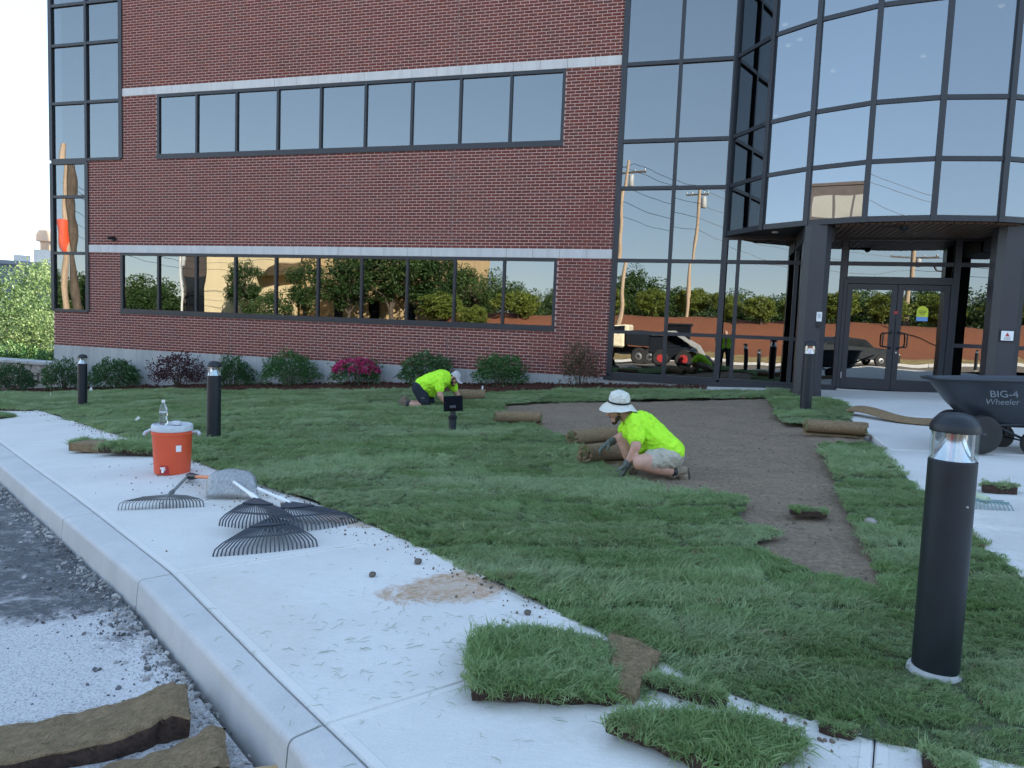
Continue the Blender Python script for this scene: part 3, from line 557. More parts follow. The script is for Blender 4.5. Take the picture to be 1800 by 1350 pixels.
# window strips
baymesh = MB().box(-.5, .5, -.004, .004, -.5, .5).mesh('pane', M['glass_bay'])
panemesh = MB().box(-.5, .5, -.004, .004, -.5, .5).mesh('pane', M['glass'])
def pane(x0, x1, z0, z1, y, parent, rz=0, cx=None, name='pane', me=None):
    o = link(name, me or panemesh, parent)
    o.location = (((x0+x1)/2), y, (z0+z1)/2) if cx is None else cx; o.scale = (x1-x0, 1, z1-z0)
    o.rotation_euler = (rng.normal(0, .0016), 0, rz+rng.normal(0, .0016)); return o
def strip(W, nm, npan):
    x0, x1, z0, z1 = W; fy0, fy1 = .0, .09; b = MB(); ft, fb = .07, .13
    b.box(x0, x1, fy0, fy1, z1-ft, z1).box(x0, x1, fy0-.018, fy1, z0, z0+fb)
    b.box(x0, x0+.07, fy0, fy1, z0+fb, z1-ft).box(x1-.07, x1, fy0, fy1, z0+fb, z1-ft)
    ms = [x0+.035+(x1-x0-.07)*i/npan for i in range(npan+1)]
    for m in ms[1:-1]: b.box(m-.03, m+.03, fy0, fy1, z0+fb, z1-ft)
    f = b.build(nm, M['frame'], bld)
    for a, e in zip(ms[:-1], ms[1:]): pane(a+.03, e-.03, z0+fb, z1-ft, .05, f)
strip(WU, 'window', 9); strip(WL, 'window', 10); strip(WU2, 'window', 9)
# stone bands, one block at a time
def band(x0, x1, z0, xs):
    cut = [x0]+[q for q in xs if x0+.1 < q < x1-.1]+[x1]
    b = MB().box(x0, x1, .012, .05, z0, z0+3*c).build('stone_band', M['mortar'], bld)
    for a, e in zip(cut[:-1], cut[1:]): MB().box(a+.003, e-.003, -.012+rng.normal(0, .001), .02, z0+.003, z0+3*c-.003).build('stone', M['stone'], b, bevel=.003)
band(-1.55, XR, 0, [-1.2092+.6096*i for i in range(30)]); band(-.40, XR, 60*c, [.6096*i for i in range(30)]); band(-.40, XR, 120*c, [.6096*i for i in range(30)])
# curtain walls
ROWS = [-1.565, -.03, 1.495, 2.475, 4.06, 5.56, 6.54, 8.12, 9.45]
def curtain(name, xs, zs, y0=-.03, wv=.075, wh=.075, skip=lambda x, z: False, first=True, last=True):
    b = MB(); o = []
    for i, x in enumerate(xs):
        if (i == 0 and not first) or (i == len(xs)-1 and not last): continue
        ww = wv*(1.5 if i in (0, len(xs)-1) else 1); b.box(x-ww/2, x+ww/2, y0, .07, zs[0], zs[-1])
    for z in zs: b.box(xs[0], xs[-1], y0+.006, .064, z-wh/2, z+wh/2)
    f = b.build(name, M['frame'], bld)
    for xa, xb in zip(xs[:-1], xs[1:]):
        for za, zb in zip(zs[:-1], zs[1:]):
            if not skip((xa+xb)/2, (za+zb)/2): pane(xa+.02, xb-.02, za+.02, zb-.02, .03, f)
curtain('curtain_wall', [XL+.02, -1.57, -.42], [2.475, 3.98, 5.5, 6.54, 8.1, 9.4])
curtain('curtain_wall', [XL+.02, -1.57], [-1.6, -.03, 1.495, 2.4])
ZS = -2.53; ZSOF = .52
curtain('curtain_wall', [12.82, 13.985, 15.08], [ZS+.04]+ROWS)
XW = [15.14, 15.37, 16.5, 17.38]; curtain('curtain_wall', XW, [ZS+.04, -1.565, -.03, ZSOF-.06], first=False)
curtain('curtain_wall', [17.44, 19.30], [-.32, -.03, ZSOF-.06], first=False, last=False)
curtain('curtain_wall', [19.36, 20.24, 21.37, 21.60], [ZS+.04, -1.565, -.03, ZSOF-.06], last=False)
curtain('curtain_wall', [21.66, 22.75, 23.92], [ZS+.04]+ROWS)
MB().box(12.7, 24, -.02, .1, ZS-.09, ZS).build('sill', M['frame'], bld)
MB().box(15.02, 21.72, .07, .2, ZSOF, 9.4).build('wall_backing', M['interior_dark'], bld) if False else None
# curved bay above the doors
BV = [(15.11, -.03), (15.75, -1.0), (16.47, -1.54), (17.36, -1.96), (18.37, -2.09), (19.38, -1.96), (20.27, -1.54), (20.99, -1.0), (21.63, -.03)]
bay = MB(); BR = [ZSOF+.02, 1.495, 2.475, 4.06, 5.56, 6.54, 8.12, 9.45]; pn = []
for i, (x, y) in enumerate(BV):
    a = Vector(BV[max(0, i-1)]); e = Vector(BV[min(len(BV)-1, i+1)]); t = (e-a).normalized(); n_ = Vector((t.y, -t.x)); mt = Matrix.Translation((x, y, 0)) @ Matrix.Rotation(math.atan2(t.y, t.x), 4, 'Z')
    bay.box(-.045, .045, -.05, .06, ZSOF-.04, 9.45, mt)
for (xa, ya), (xb, yb) in zip(BV[:-1], BV[1:]):
    d = Vector((xb-xa, yb-ya)); L = d.length; mt = Matrix.Translation(((xa+xb)/2, (ya+yb)/2, 0)) @ Matrix.Rotation(math.atan2(d.y, d.x), 4, 'Z')
    for z in BR: bay.box(-L/2+.02, L/2-.02, -.03, .05, z-.038, z+.038, mt)
    bay.box(-L/2+.02, L/2-.02, -.035, .055, ZSOF-.035, ZSOF+.06, mt)
    for za, zb in zip(BR[:-1], BR[1:]): pn.append((L-.05, za+.02, zb-.02, (xa+xb)/2, (ya+yb)/2, math.atan2(d.y, d.x)))
bayo = bay.build('bay_window', M['frame'], bld)
for L, za, zb, x, y, rz in pn: pane(0, L, za, zb, 0, bayo, rz, (x, y, (za+zb)/2), me=baymesh)
so_ = MB(); k = len(BV); so_.prism(BV, ZSOF-.03, ZSOF+.1); so_ = so_.build('soffit', M['soffit'], bld)
sl_ = MB()
for i, x in enumerate(np.arange(16.95, 19.85, .105)):
    yy = float(np.interp(x, [q[0] for q in BV], [q[1] for q in BV]))+.1; sl_.box(x, x+.085, yy, -.05, ZSOF-.055-.004*rng.random(), ZSOF-.031)
sl_.build('slat', M['wood'], so_, kind='stuff')
b = MB()
for x in (16.72, 20.02): b.box(x-.27, x+.27, -1.35, -.04, ZSOF-.3, ZSOF-.032)
b.build('beam', M['soffit'], bld)
for x in (16.0, 18.37, 20.8): MB().lathe([(.06, -.02), (.06, 0)], (x, -.75, ZSOF-.036), 16).build('downlight', M['white'], so_)
cm = MB().lathe([(.07, 0), (.07, -.05), (.05, -.09), (.02, -.11)], (18.05, -1.6, ZSOF-.03), 16).box(17.7, 18.1, -1.63, -1.57, ZSOF-.075, ZSOF-.05).build('soffit_camera', M['black'], bld, smooth=40)
# interior lamps seen through the bay
for (x, y, z) in ((15.95, -.2, 4.55), (16.3, .6, 4.55), (15.9, .1, 2.9), (16.1, .9, 4.55), (19.6, -.3, 4.55), (18.9, 2.0, 4.55), (17.2, 2.6, 4.55)):
    MB().lathe([(.05, 0), (.05, .02)], (x, y, z), 12).build('ceiling_light', M['lamp'], bld)
MB().prism([(x*.96+18.37*.04, y*.9) for x, y in BV], 4.58, 4.62).prism([(x*.96+18.37*.04, y*.9) for x, y in BV], 1.3, 1.4).build('bay_ceiling', M['interior'], bld)
# pillars
def chamfer(cx, cy, w, d, q): return [(cx-w+q, cy-d), (cx+w-q, cy-d), (cx+w, cy-d+q), (cx+w, cy+d), (cx-w, cy+d), (cx-w, cy-d+q)]
for px in (16.69, 19.73):
    p_ = MB().prism(chamfer(px, -1.47, .23, .2, .1), -3.0, ZSOF-.03).build('pillar', M['pillar'], bld)
    MB().prism(chamfer(px, -1.47, .245, .215, .1), -3.0, -2.5+.02).build('pillar_base', M['pillar'], p_)
# doors
ZD0, ZD1 = -2.5, -.42
MB().box(17.40, 17.46, -.05, .06, ZD0-.02, -.36).box(19.28, 19.34, -.05, .06, ZD0-.02, -.36).box(17.46, 19.28, -.05, .06, ZD1, -.36).build('door_frame', M['frame'], bld)
MB().box(17.40, 19.34, -.08, .06, ZD0-.05, ZD0-.015).build('threshold', M['steel'], bld)
for s, (xa, xb) in ((1, (17.465, 18.366)), (-1, (18.374, 19.275))):
    d = MB().box(xa, xa+.1, -.04, .02, ZD0, ZD1-.01).box(xb-.1, xb, -.04, .02, ZD0, ZD1-.01).box(xa+.1, xb-.1, -.04, .02, ZD0, ZD0+.22).box(xa+.1, xb-.1, -.04, .02, ZD1-.12, ZD1-.01).build('door', M['frame'], bld, bevel=.003)
    pane(xa+.09, xb-.09, ZD0+.21, ZD1-.11, -.01, d)
    hx = xb-.06 if s > 0 else xa+.06; h0, h1 = -1.67, -1.35; o_ = -.26*s if s > 0 else .26
    o_ = -.0
    MB().tube([(hx, -.04, h0), (hx, -.11, h0+.01), (hx+(-.02)*s, -.12, h0+.02), (hx-.13*s, -.12, h0+.03), (hx-.15*s, -.12, h0+.06), (hx-.15*s, -.12, h1-.06), (hx-.13*s, -.12, h1-.03), (hx-.02*s, -.12, h1-.02), (hx, -.11, h1-.01), (hx, -.04, h1)], .014, 8).build('handle', M['black'], d, smooth=60)
    MB().box(xa-.004 if s > 0 else xb-.012, xa+.012 if s > 0 else xb+.004, -.06, -.04, -2.3, -2.18).build('hinge', M['steel'], d)
    if s < 0:
        MB().lathe([(.018, -.012), (.018, .0)], nn=14, mat=Matrix.Translation((xa+.05, -.046, -1.75)) @ Matrix.Rotation(PI/2, 4, 'X')).build('lock', M['steel'], d)
        arch = [(.1*math.cos(t), .1*math.sin(t)+.05) for t in np.linspace(0, PI, 13)]+[(-.1, -.06), (.1, -.06)]
        mt = Matrix.Translation((18.83, -.018, -.98)) @ Matrix.Rotation(PI/2, 4, 'X')
        st = MB().prism(arch, 0, .003, mt).build('sticker', M['yellow'], d)
        MB().box(18.73, 18.93, -.0225, -.0215, -1.12, -1.04).build('sticker_base', M['blue'], d)
    else: MB().box(xb-.04, xb+.03, -.046, -.041, -1.0, -.94).build('sticker', M['red'], d)
def text(body, size, mat, name, parent, mtx, ext=.0008, shear=0, sx=1):
    cu = D.curves.new(name, 'FONT'); cu.body = body; cu.size = size; cu.extrude = ext; cu.align_x = 'CENTER'; cu.align_y = 'CENTER'; cu.shear = shear; o = D.objects.new(name, cu); COL.objects.link(o)
    bpy.context.view_layer.update(); me = D.meshes.new_from_object(o.evaluated_get(bpy.context.evaluated_depsgraph_get())); D.objects.remove(o); me.materials.clear(); me.materials.append(mat); me.transform(mtx @ Matrix.Diagonal((sx, 1, 1, 1)))
    return link(name, me, parent)
RXM = Matrix.Rotation(PI/2, 4, 'X')
for i, wds in enumerate((18, 16, 10)): MB().box(18.83-wds*.004, 18.83+wds*.004, -.0235, -.0225, -.93-.03*i, -.92-.03*i).build('sticker_print', M['navy'], st)
# small fittings on the pillars and the wall
kb = thing('key_box', 'small white key box with black lock on the pillar left of the doors', 'key box', (16.79, -1.675, -1.23))
MB().box(-.045, .045, -.03, .0, .0, .17).build('body', M['white'], kb, bevel=.006); MB().box(-.03, .03, -.045, .0, -.1, .0).build('lock', M['black'], kb, bevel=.005); MB().box(-.028, .028, -.033, -.03, .06, .14).build('keypad', M['cooler_lid'], kb)
ps = thing('pillar_sign', 'small square white sign in black frame on the pillar right of the doors', 'sign', (19.73, -1.675, -1.36), 0)
MB().box(-.11, .11, -.02, 0, -.1, .1).build('frame', M['black'], ps, bevel=.004); MB().box(-.09, .09, -.024, -.02, -.08, .08).build('plate', M['white'], ps)
MB().prism([(-.035, -.03), (.035, -.03), (0, .035)], 0, .002, Matrix.Translation((0, -.024, .02)) @ RXM).build('symbol', M['red'], ps)
for i in range(3): MB().box(-.05, .05, -.0255, -.024, -.03-.018*i, -.024-.018*i).build('print_line', M['rock'], ps)
wc = thing('security_camera', 'small black security camera on the brick wall above the lower stone band', 'security camera', (-.65, -.02, .36))
MB().box(-.05, .05, -.04, .02, -.05, .05).build('bracket', M['black'], wc, bevel=.006); MB().tube([(0, -.03, .03), (.02, -.18, .0)], .045, 12).lathe([(.03, 0), (.05, .02)], (.02, -.19, -.02)).build('housing', M['black'], wc, smooth=40)
# ================================================================== PLANTS
def leaves(P, N, ln, wd, droop=.2):
    "folded leaf faces: P base points, N long-axis directions"
    n_ = len(P); N = N/np.linalg.norm(N, axis=1)[:, None]; r = rng.normal(size=(n_, 3)); s = np.cross(N, r); s /= np.linalg.norm(s, axis=1)[:, None]; u = np.cross(s, N)
    l = (ln*rng.uniform(.65, 1.25, n_))[:, None]; w_ = (wd*rng.uniform(.7, 1.2, n_))[:, None]
    V = np.stack([P, P+N*l*.5+s*w_+u*w_*.35, P+N*l-np.array([0, 0, 1])*l*droop, P+N*l*.5-s*w_+u*w_*.35], 1).reshape(-1, 3)
    F = np.arange(n_*4).reshape(-1, 4); F3 = np.concatenate([F[:, [0, 1, 2]], F[:, [0, 2, 3]]]); t = rng.random(n_)*.4; return V, F3, np.concatenate([t, t])
def shrub_mesh(name, mat, n_, ln, wd, rx_=.5, rz_=.36, up=.55, lump=.22, droop=.25, seed=0):
    d = rng.normal(size=(n_, 3)); d[:, 2] = np.abs(d[:, 2])*1.25-.5; d /= np.linalg.norm(d, axis=1)[:, None]
    lump *= 1.5; k = np.array([1+lump*noise.noise(Vector(q)*2.3+Vector((seed, 0, 0)))+lump*.6*noise.noise(Vector(q)*5+Vector((seed*2, 3, 0))) for q in d]); r = np.where(rng.random(n_) < .72, rng.uniform(.82, 1.02, n_), rng.uniform(.4, .85, n_))*k
    P = d*r[:, None]*np.array([rx_, rx_*.85, rz_]) + np.array([0, 0, rz_*.8]); P[:, 2] = np.maximum(P[:, 2], .02)
    N = d+rng.normal(0, .55, (n_, 3))+np.array([0, 0, up]); return npmesh(name, *leaves(P, N, ln, wd, droop)[:2], mat, leaves_t(n_))
def leaves_t(n_): t = rng.random(n_)*.45; return np.concatenate([t, t])
def stems_mesh(rx_, rz_, n_=12):
    b = MB()
    for i in range(n_):
        a = rng.uniform(0, 2*PI); r = rng.uniform(.2, .75); b.tube([(0.03*math.cos(a), .03*math.sin(a), -.05), (rx_*r*.5*math.cos(a), rx_*r*.5*math.sin(a), rz_*.6), (rx_*r*math.cos(a), rx_*r*math.sin(a), rz_*rng.uniform(1., 1.5))], [.012, .009, .004], 5)
    return b.mesh('stem', M['bark'])
SM = {'dark1': shrub_mesh('foliage', M['leaf_dark'], 2600, .085, .016, .55, .4, .45, .25, .35, 1), 'dark2': shrub_mesh('foliage', M['leaf_dark'], 2600, .085, .016, .55, .4, .5, .3, .3, 5),
      'mid1': shrub_mesh('foliage', M['leaf_mid'], 3200, .06, .015, .55, .4, .5, .25, .1, 9), 'mid2': shrub_mesh('foliage', M['leaf_mid'], 3000, .065, .016, .55, .4, .55, .3, .15, 13),
      'purple': shrub_mesh('foliage', M['leaf_purple'], 2300, .06, .017, .55, .4, .5, .42, .15, 17), 'mag': shrub_mesh('foliage', M['leaf_dark'], 1900, .07, .016, .53, .38, .4, .3, .3, 21),
      'bronze': shrub_mesh('foliage', M['leaf_bronze'], 1300, .075, .015, .5, .42, .8, .5, .1, 25), 'low': shrub_mesh('foliage', M['leaf_dark'], 500, .05, .012, .5, .3, .4, .3, .2, 29)}
STM = stems_mesh(.5, .38)
def shrub(name, label, key, x, y, wid, h, zb, rz=0, group='shrubs along the wall'):
    t = thing(name, label, 'shrub', (x, y, zb), rz, group); f = link('foliage', SM[key], t); f.scale = (wid/1.06, wid/1.06, h/.72); s = link('stem', STM, t); s.scale = f.scale; return t
sh = [(-3.69, 1.11, .78, 'dark1', 'dark green shrub left of the building corner, beside the stone wall'), (-1.83, .95, .8, 'dark2', 'dark drooping shrub behind the farthest bollard light'),
      (-.11, 1.16, .8, 'dark1', 'wide dark green shrub between the farthest bollard light and the purple shrub'), (1.9, 1.1, .85, 'purple', 'purple leaved shrub against the concrete base'),
      (3.55, .98, .74, 'dark2', 'dark green shrub just right of the second bollard light'), (5.16, 1.2, .82, 'mid1', 'round leafy green shrub left of the magenta azalea'),
      (8.75, 1.15, .78, 'dark1', 'green shrub behind the kneeling man in the cap'), (10.5, 1.08, .72, 'mid2', 'bright green shrub right of the kneeling man in the cap'),
      (12.28, .85, .85, 'bronze', 'sparse bronze and green shrub at the right end of the brick wall')]
for i, (x, wd, h, k, lb) in enumerate(sh): shrub('leafy_shrub', lb, k, x, -.56, wd, h, G(x, -.56)-.03, i*1.3)
az = shrub('flowering_azalea', 'azalea shrub covered in magenta flowers', 'mag', 6.97, -.56, 1.12, .72, G(6.97, -.56)-.03, .4)
d = rng.normal(size=(900, 3)); d[:, 2] = np.abs(d[:, 2])+.1; d /= np.linalg.norm(d, axis=1)[:, None]; kk = np.array([noise.noise(Vector(q)*3.2) for q in d]) > -.12; d = d[kk]
ctr = d*rng.uniform(.96, 1.06, len(d))[:, None]*np.array([.53, .45, .36])+np.array([0, 0, .34]); Pp = np.repeat(ctr, 5, 0); Nn = np.repeat(d, 5, 0)+rng.normal(0, .8, (len(d)*5, 3)); Vv, Ff, _ = leaves(Pp, Nn, .045, .02, 0)
link('flower', npmesh('flower', Vv, Ff, M['petal'], leaves_t(len(Pp))), az, 'stuff').scale = (1.0, 1.0, .98)
lo = shrub('low_shrub', 'small dark low plant between the two green shrubs by the second bollard light', 'low', 4.34, -.5, .5, .3, G(4.34, -.5)-.03, 1)
# trees
def crown_mesh(name, mat, nc, per, rx_, rz_, leaf, spread=.3, seed=0, base=0, flat=.0):
    P = []; N = []
    for i in range(nc):
        d = rng.normal(size=3); d /= np.linalg.norm(d); k = 1+.3*noise.noise(Vector(d)*1.7+Vector((seed, 0, 0))); c0 = d*rng.uniform(.35, 1)**.6*k*np.array([rx_, rx_, rz_]); r = spread*rng.uniform(.6, 1.3)
        q = rng.normal(size=(per, 3)); q /= np.linalg.norm(q, axis=1)[:, None]; P.append(c0+q*(rng.uniform(.25, 1, per)**.5*r)[:, None]*np.array([1, 1, .75])); N.append(q+rng.normal(0, .5, (per, 3))+np.array([0, 0, .1]))
    P = np.concatenate(P); P[:, 2] += base; N = np.concatenate(N); V, F, t = leaves(P, N, leaf, leaf*.34, .25); return npmesh(name, V, F, mat, leaves_t(len(P)))
def trunk_mesh(h, r, nl, spread, zc):
    b = MB(); pts = [(0, 0, -1.0), (0.03, .02, h*.3), (-.05, .04, h*.65), (.03, -.03, h)]; b.tube(pts, [r*1.25, r, r*.75, r*.35], 8)
    for i in range(nl):
        a = 2*PI*i/nl+rng.uniform(-.4, .4); z = h*rng.uniform(.35, .9); e = spread*rng.uniform(.5, .95); b.tube([(0, 0, z), (e*.45*math.cos(a), e*.45*math.sin(a), z+e*.4), (e*math.cos(a), e*math.sin(a), z+e*rng.uniform(.5, .9))], [r*.45, r*.28, r*.1], 6)
    return b.mesh('trunk', M['bark'], 60)
CR = {'sun1': crown_mesh('crown', M['leaf_tree'], 75, 130, 2.5, 2.1, .13, .62, 3), 'sun2': crown_mesh('crown', M['leaf_tree'], 65, 130, 2.2, 2.4, .13, .6, 8), 'far1': crown_mesh('crown', M['leaf_far'], 80, 110, 3.2, 2.7, .23, .8, 1), 'far2': crown_mesh('crown', M['leaf_far'], 75, 110, 2.6, 3.2, .23, .75, 5), 'far3': crown_mesh('crown', M['leaf_far'], 75, 110, 3.4, 2.2, .23, .8, 11)}
TR = {'sun': trunk_mesh(4.0, .13, 7, 1.8, 0), 'far': trunk_mesh(5.5, .18, 7, 2.4, 0)}
def tree(name, label, key, x, y, z, s, h, group, tk='far', rz=0):
    t = thing(name, label, 'tree', (x, y, z), rz, group); cr = link('crown', CR[key], t); cr.location = (0, 0, h*s); cr.scale = (s, s, s); tr = link('trunk', TR[tk], t); tr.scale = (s, s, s*h/4.6); return t
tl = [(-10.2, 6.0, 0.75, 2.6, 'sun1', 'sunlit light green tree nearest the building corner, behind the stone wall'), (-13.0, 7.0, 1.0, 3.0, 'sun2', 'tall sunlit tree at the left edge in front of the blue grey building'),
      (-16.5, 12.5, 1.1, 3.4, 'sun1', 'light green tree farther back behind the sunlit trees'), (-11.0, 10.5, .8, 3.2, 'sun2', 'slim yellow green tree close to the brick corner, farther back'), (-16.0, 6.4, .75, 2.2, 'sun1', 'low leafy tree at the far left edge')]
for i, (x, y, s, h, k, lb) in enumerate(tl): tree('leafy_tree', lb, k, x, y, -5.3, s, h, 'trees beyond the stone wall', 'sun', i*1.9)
# low shrubs under the trees
for i, (x, y, wd) in enumerate(((-7.0, 3.9, 1.9), (-9.3, 4.2, 2.2), (-11.6, 4.3, 2.3))):
    shrub('understorey_bush', ('bushy undergrowth behind the stone wall near the building corner', 'middle bush of the undergrowth behind the stone wall', 'leftmost bush of the undergrowth behind the stone wall')[i], 'mid1' if i % 2 else 'mid2', x, y, wd, 1.5, -4.6, i*1.1, 'undergrowth behind the stone wall')
# stone retaining wall
rwall = thing('stone_retaining_wall', 'low rough fieldstone retaining wall with pale cap left of the building corner', 'stone wall', (-6, 2.6, -4.5), world=True)
wm = MB().box(-14, -3.3, 2.45, 2.9, -5.2, -3.42).build('core', M['rubble'], rwall)
stm = []
for i in range(3):
    bm = bmesh.new(); bmesh.ops.create_cube(bm, size=1); bmesh.ops.bevel(bm, geom=bm.edges, offset=.14, segments=1, affect='EDGES')
    for v in bm.verts: v.co += Vector((rng.normal(), rng.normal(), rng.normal()))*.05
    me = D.meshes.new('stone'); bm.to_mesh(me); bm.free(); me.materials.append(M['fieldstone']); stm.append(me)
for r in range(5):
    x = -14+rng.uniform(0, .3)
    while x < -3.5:
        w_ = rng.uniform(.28, .6); o = link('stone', stm[rng.integers(0, 3)], rwall); o.location = (x+w_/2+6, 2.45-2.6+rng.normal(0, .02), -4.75+.3*r+4.5); o.scale = (w_*.97, .25, .29); x += w_
x = -14
while x < -3.4:
    w_ = rng.uniform(.7, 1.0); MB().box(x+.01, x+w_-.01, 2.28, 3.0, -3.42, -3.32).build('cap_stone', M['found'], rwall, bevel=.012); x += w_
# far building with towers
fb = thing('distant_building', 'flat blue grey building with two peach roof towers far behind the trees', 'building', (-70, 55, -8), world=True)
FBD = Vector((-.93, .765, 0)).normalized(); ctr = Vector((CAMP.x, CAMP.y, 0))+FBD*95; tq = Vector((FBD.y, -FBD.x, 0)); fm = Matrix.Translation((ctr.x, ctr.y, 0)) @ Matrix.Rotation(math.atan2(tq.y, tq.x), 4, 'Z')
MB().box(-30, 9, -6, 6, -10, 2.6, fm).box(-30.2, 9.2, -6.2, 6.2, 2.6, 3.0, fm).build('wall', M['bluegrey'], fb)
wb = MB()
for i in range(12):
    for z in (-4, -.8): wb.box(-28+i*3, -26.2+i*3, -6.06, -5.98, z, z+1.5, fm)
wb.build('window', M['darkglass'], fb)
for tx, w_, zb in ((-3.2, 1.5, 3.0), (2.0, 1.9, 3.4)):
    t_ = MB().lathe([(w_*.42, zb), (w_*.42, zb+2.2)], nn=10, mat=fm @ Matrix.Translation((tx, 0, 0))).lathe([(w_*.62, zb+2.2), (w_*.62, zb+2.9), (w_*.5, zb+3.4), (w_*.2, zb+3.6)], nn=12, mat=fm @ Matrix.Translation((tx, 0, 0))).build('roof_tower', M['towerpeach'], fb, smooth=40)
MB().box(.6, 3.6, -1.5, 1.5, 3.0, 4.6, fm).box(-1.2, .3, -1, 1, 3.0, 3.9, fm).build('roof_plant', M['steel'], fb)
# ================================================================== BOLLARD LIGHTS
def bollard_proto():
    t = thing('bollard_light', '', 'bollard light', (0, 0, 0)); r = .084
    MB().lathe([(r, -.15), (r, .852), (r-.004, .857), (.02, .857)], nn=40).build('post', M['black'], t, smooth=30)
    ft = MB().lathe([(.104, -.2), (.107, -.02), (.105, .008), (.096, .022), (.085, .026)], nn=28, sy=.95)
    ft.v = [tuple(Vector(q)*(1+.06*noise.noise(Vector(q)*16))) for q in ft.v]; ft.build('footing', M['found'], t, smooth=40)
    MB().lathe([(.079, .858), (.075, .863), (.052, .91), (.03, .958), (.026, .966)], nn=40).build('reflector_cone', M['refl'], t, smooth=30)
    MB().lathe([(.026, .958), (.03, .966), (.032, .97)], nn=16).build('lamp_socket', M['stone'], t, smooth=30)
    MB().lathe([(r-.002, .857), (r-.002, .97), (r-.005, .97), (r-.005, .857)], nn=40).build('lens', M['glass_clear'], t, smooth=60)
    for a in (.5, 2.6, 4.7): MB().tube([(.074*math.cos(a), .074*math.sin(a), .856), (.074*math.cos(a), .074*math.sin(a), .97)], .005, 8).build('rod', M['steel'], t, smooth=60)
    MB().lathe([(r, .964), (r+.003, .967), (r+.003, .99), (r-.001, .997), (.073, 1.014), (.054, 1.028), (.03, 1.036), (.006, 1.038)], nn=40).build('dome_cap', M['black'], t, smooth=40)
    MB().lathe([(.004, -.004), (.004, .003)], nn=8, mat=Matrix.Translation((-.02, -.0845, .69)) @ Matrix.Rotation(PI/2, 4, 'X')).build('screw', M['steel'], t)
    return t
bl = [((16.033, -12.425), 1.0, 'large black bollard light in the front right corner of the lawn on a white footing'), ((16.429, -3.893), 1.09, 'black bollard light on the lawn beside the pillar left of the doors'),
      ((9.07, -8.035), 1.005, 'black bollard light standing in the lawn behind the orange cooler'), ((3.053, -4.442), 1.03, 'farthest black bollard light at the left end of the lawn')]
bp = bollard_proto()
for i, ((x, y), s, lb) in enumerate(bl):
    o = bp if i == 0 else copy_tree(bp); o.location = (x, y, G(x, y)+(.0 if i == 0 else -.045)); o.scale = (1, 1, s); o.rotation_euler = ((0, R_(-.6), .7) if i == 0 else (0, R_(rng.normal(0, .4)), i)); o['label'] = lb; o['group'] = 'bollard lights on the lawn'
# flood light on a stake
fl = thing('flood_light', 'black square flood light on a short post in the lawn', 'flood light', (11.823, -6.84, G(11.823, -6.84)), .25)
MB().tube([(0, 0, -.1), (0, 0, .15)], .05, 16).build('stake', M['plastic_dark'], fl, smooth=40)
MB().lathe([(.046, .145), (.058, .15), (.058, .17), (.05, .175), (.06, .18), (.06, .2), (.04, .205), (.035, .26)], nn=20).build('knuckle', M['black'], fl, smooth=40)
mt = Matrix.Translation((0, 0, .36)) @ Matrix.Rotation(R_(-14), 4, 'X') @ Matrix.Rotation(R_(-5), 4, 'Y')
MB().box(-.125, .125, -.02, .03, -.1, .1, mt).build('housing', M['matte_black'], fl, bevel=.008)
MB().box(-.112, .112, -.024, -.02, -.088, .088, mt).build('back_plate', M['matte_black'], fl, bevel=.003)
fn = MB()
for i in range(9): fn.box(-.1+i*.024, -.094+i*.024, -.034, -.024, -.08, .08, mt)
fn.build('cooling_fin', M['matte_black'], fl); MB().box(-.04, .04, -.05, -.034, -.07, -.03, mt).build('driver_box', M['plastic_dark'], fl, bevel=.004)
# ================================================================== COOLER AND BOTTLE
cx, cy = 10.069, -9.855; cz = G(cx, cy)
co = thing('drinks_cooler', 'round orange drinks cooler with grey white lid standing on the sidewalk', 'cooler', (cx, cy, cz), -1.28)
prof = [(.155, 0), (.162, .01), (.163, .02)]
for i in range(14): z = .03+i*.024; prof += [(.165+.0013*i*.8, z), (.1625+.0013*i*.8, z+.018)]
prof += [(.182, .375), (.186, .38), (.186, .4), (.18, .405), (.18, .42)]
MB().lathe(prof, nn=40).build('body', M['orange'], co, smooth=40)
MB().lathe([(.181, .415), (.187, .42), (.187, .465), (.18, .475), (.165, .478), (.16, .47), (.02, .47)], nn=40).build('lid', M['cooler_lid'], co, smooth=40)
for s in (-1, 1):   # side handles stick out along the photo's left and right
    MB().tube([(.0-.03, s*.18, .4), (-.03, s*.225, .405), (0, s*.26, .385 if s < 0 else .4), (.02, s*.27, .36 if s < 0 else .385)], [.014, .016, .017, .014], 10).build('handle', M['cooler_lid'], co, smooth=60)
mt = Matrix.Translation((.163, 0, .055))
MB().prism([(-.045, -.045), (.045, -.045), (.04, .03), (.025, .05), (-.025, .05), (-.04, .03)], 0, .006, mt @ Matrix.Rotation(PI/2, 4, 'Z') @ RXM @ Matrix.Translation((0, 0, -.004)) ).build('spigot_recess', M['red'], co)
MB().tube([(.16, 0, .06), (.19, 0, .06), (.2, 0, .035)], [.014, .014, .01], 10).box(.185, .205, -.02, .02, .07, .085).build('spigot', M['white'], co, smooth=40)
mt2 = Matrix.Rotation(.75, 4, 'Z'); MB().box(.176, .18, -.024, .024, .23, .29, mt2).build('sticker', M['white'], co)
bx, by = cx-.078, cy-.03
bo = thing('water_bottle', 'clear plastic water bottle standing on the cooler lid', 'bottle', (bx, by, cz+.47))
MB().lathe([(.03, 0), (.037, .008), (.037, .06), (.033, .075), (.035, .09), (.037, .1), (.037, .15), (.03, .18), (.015, .205), (.013, .215), (.013, .225)], nn=20).build('bottle_body', M['bottle'], bo, smooth=50)
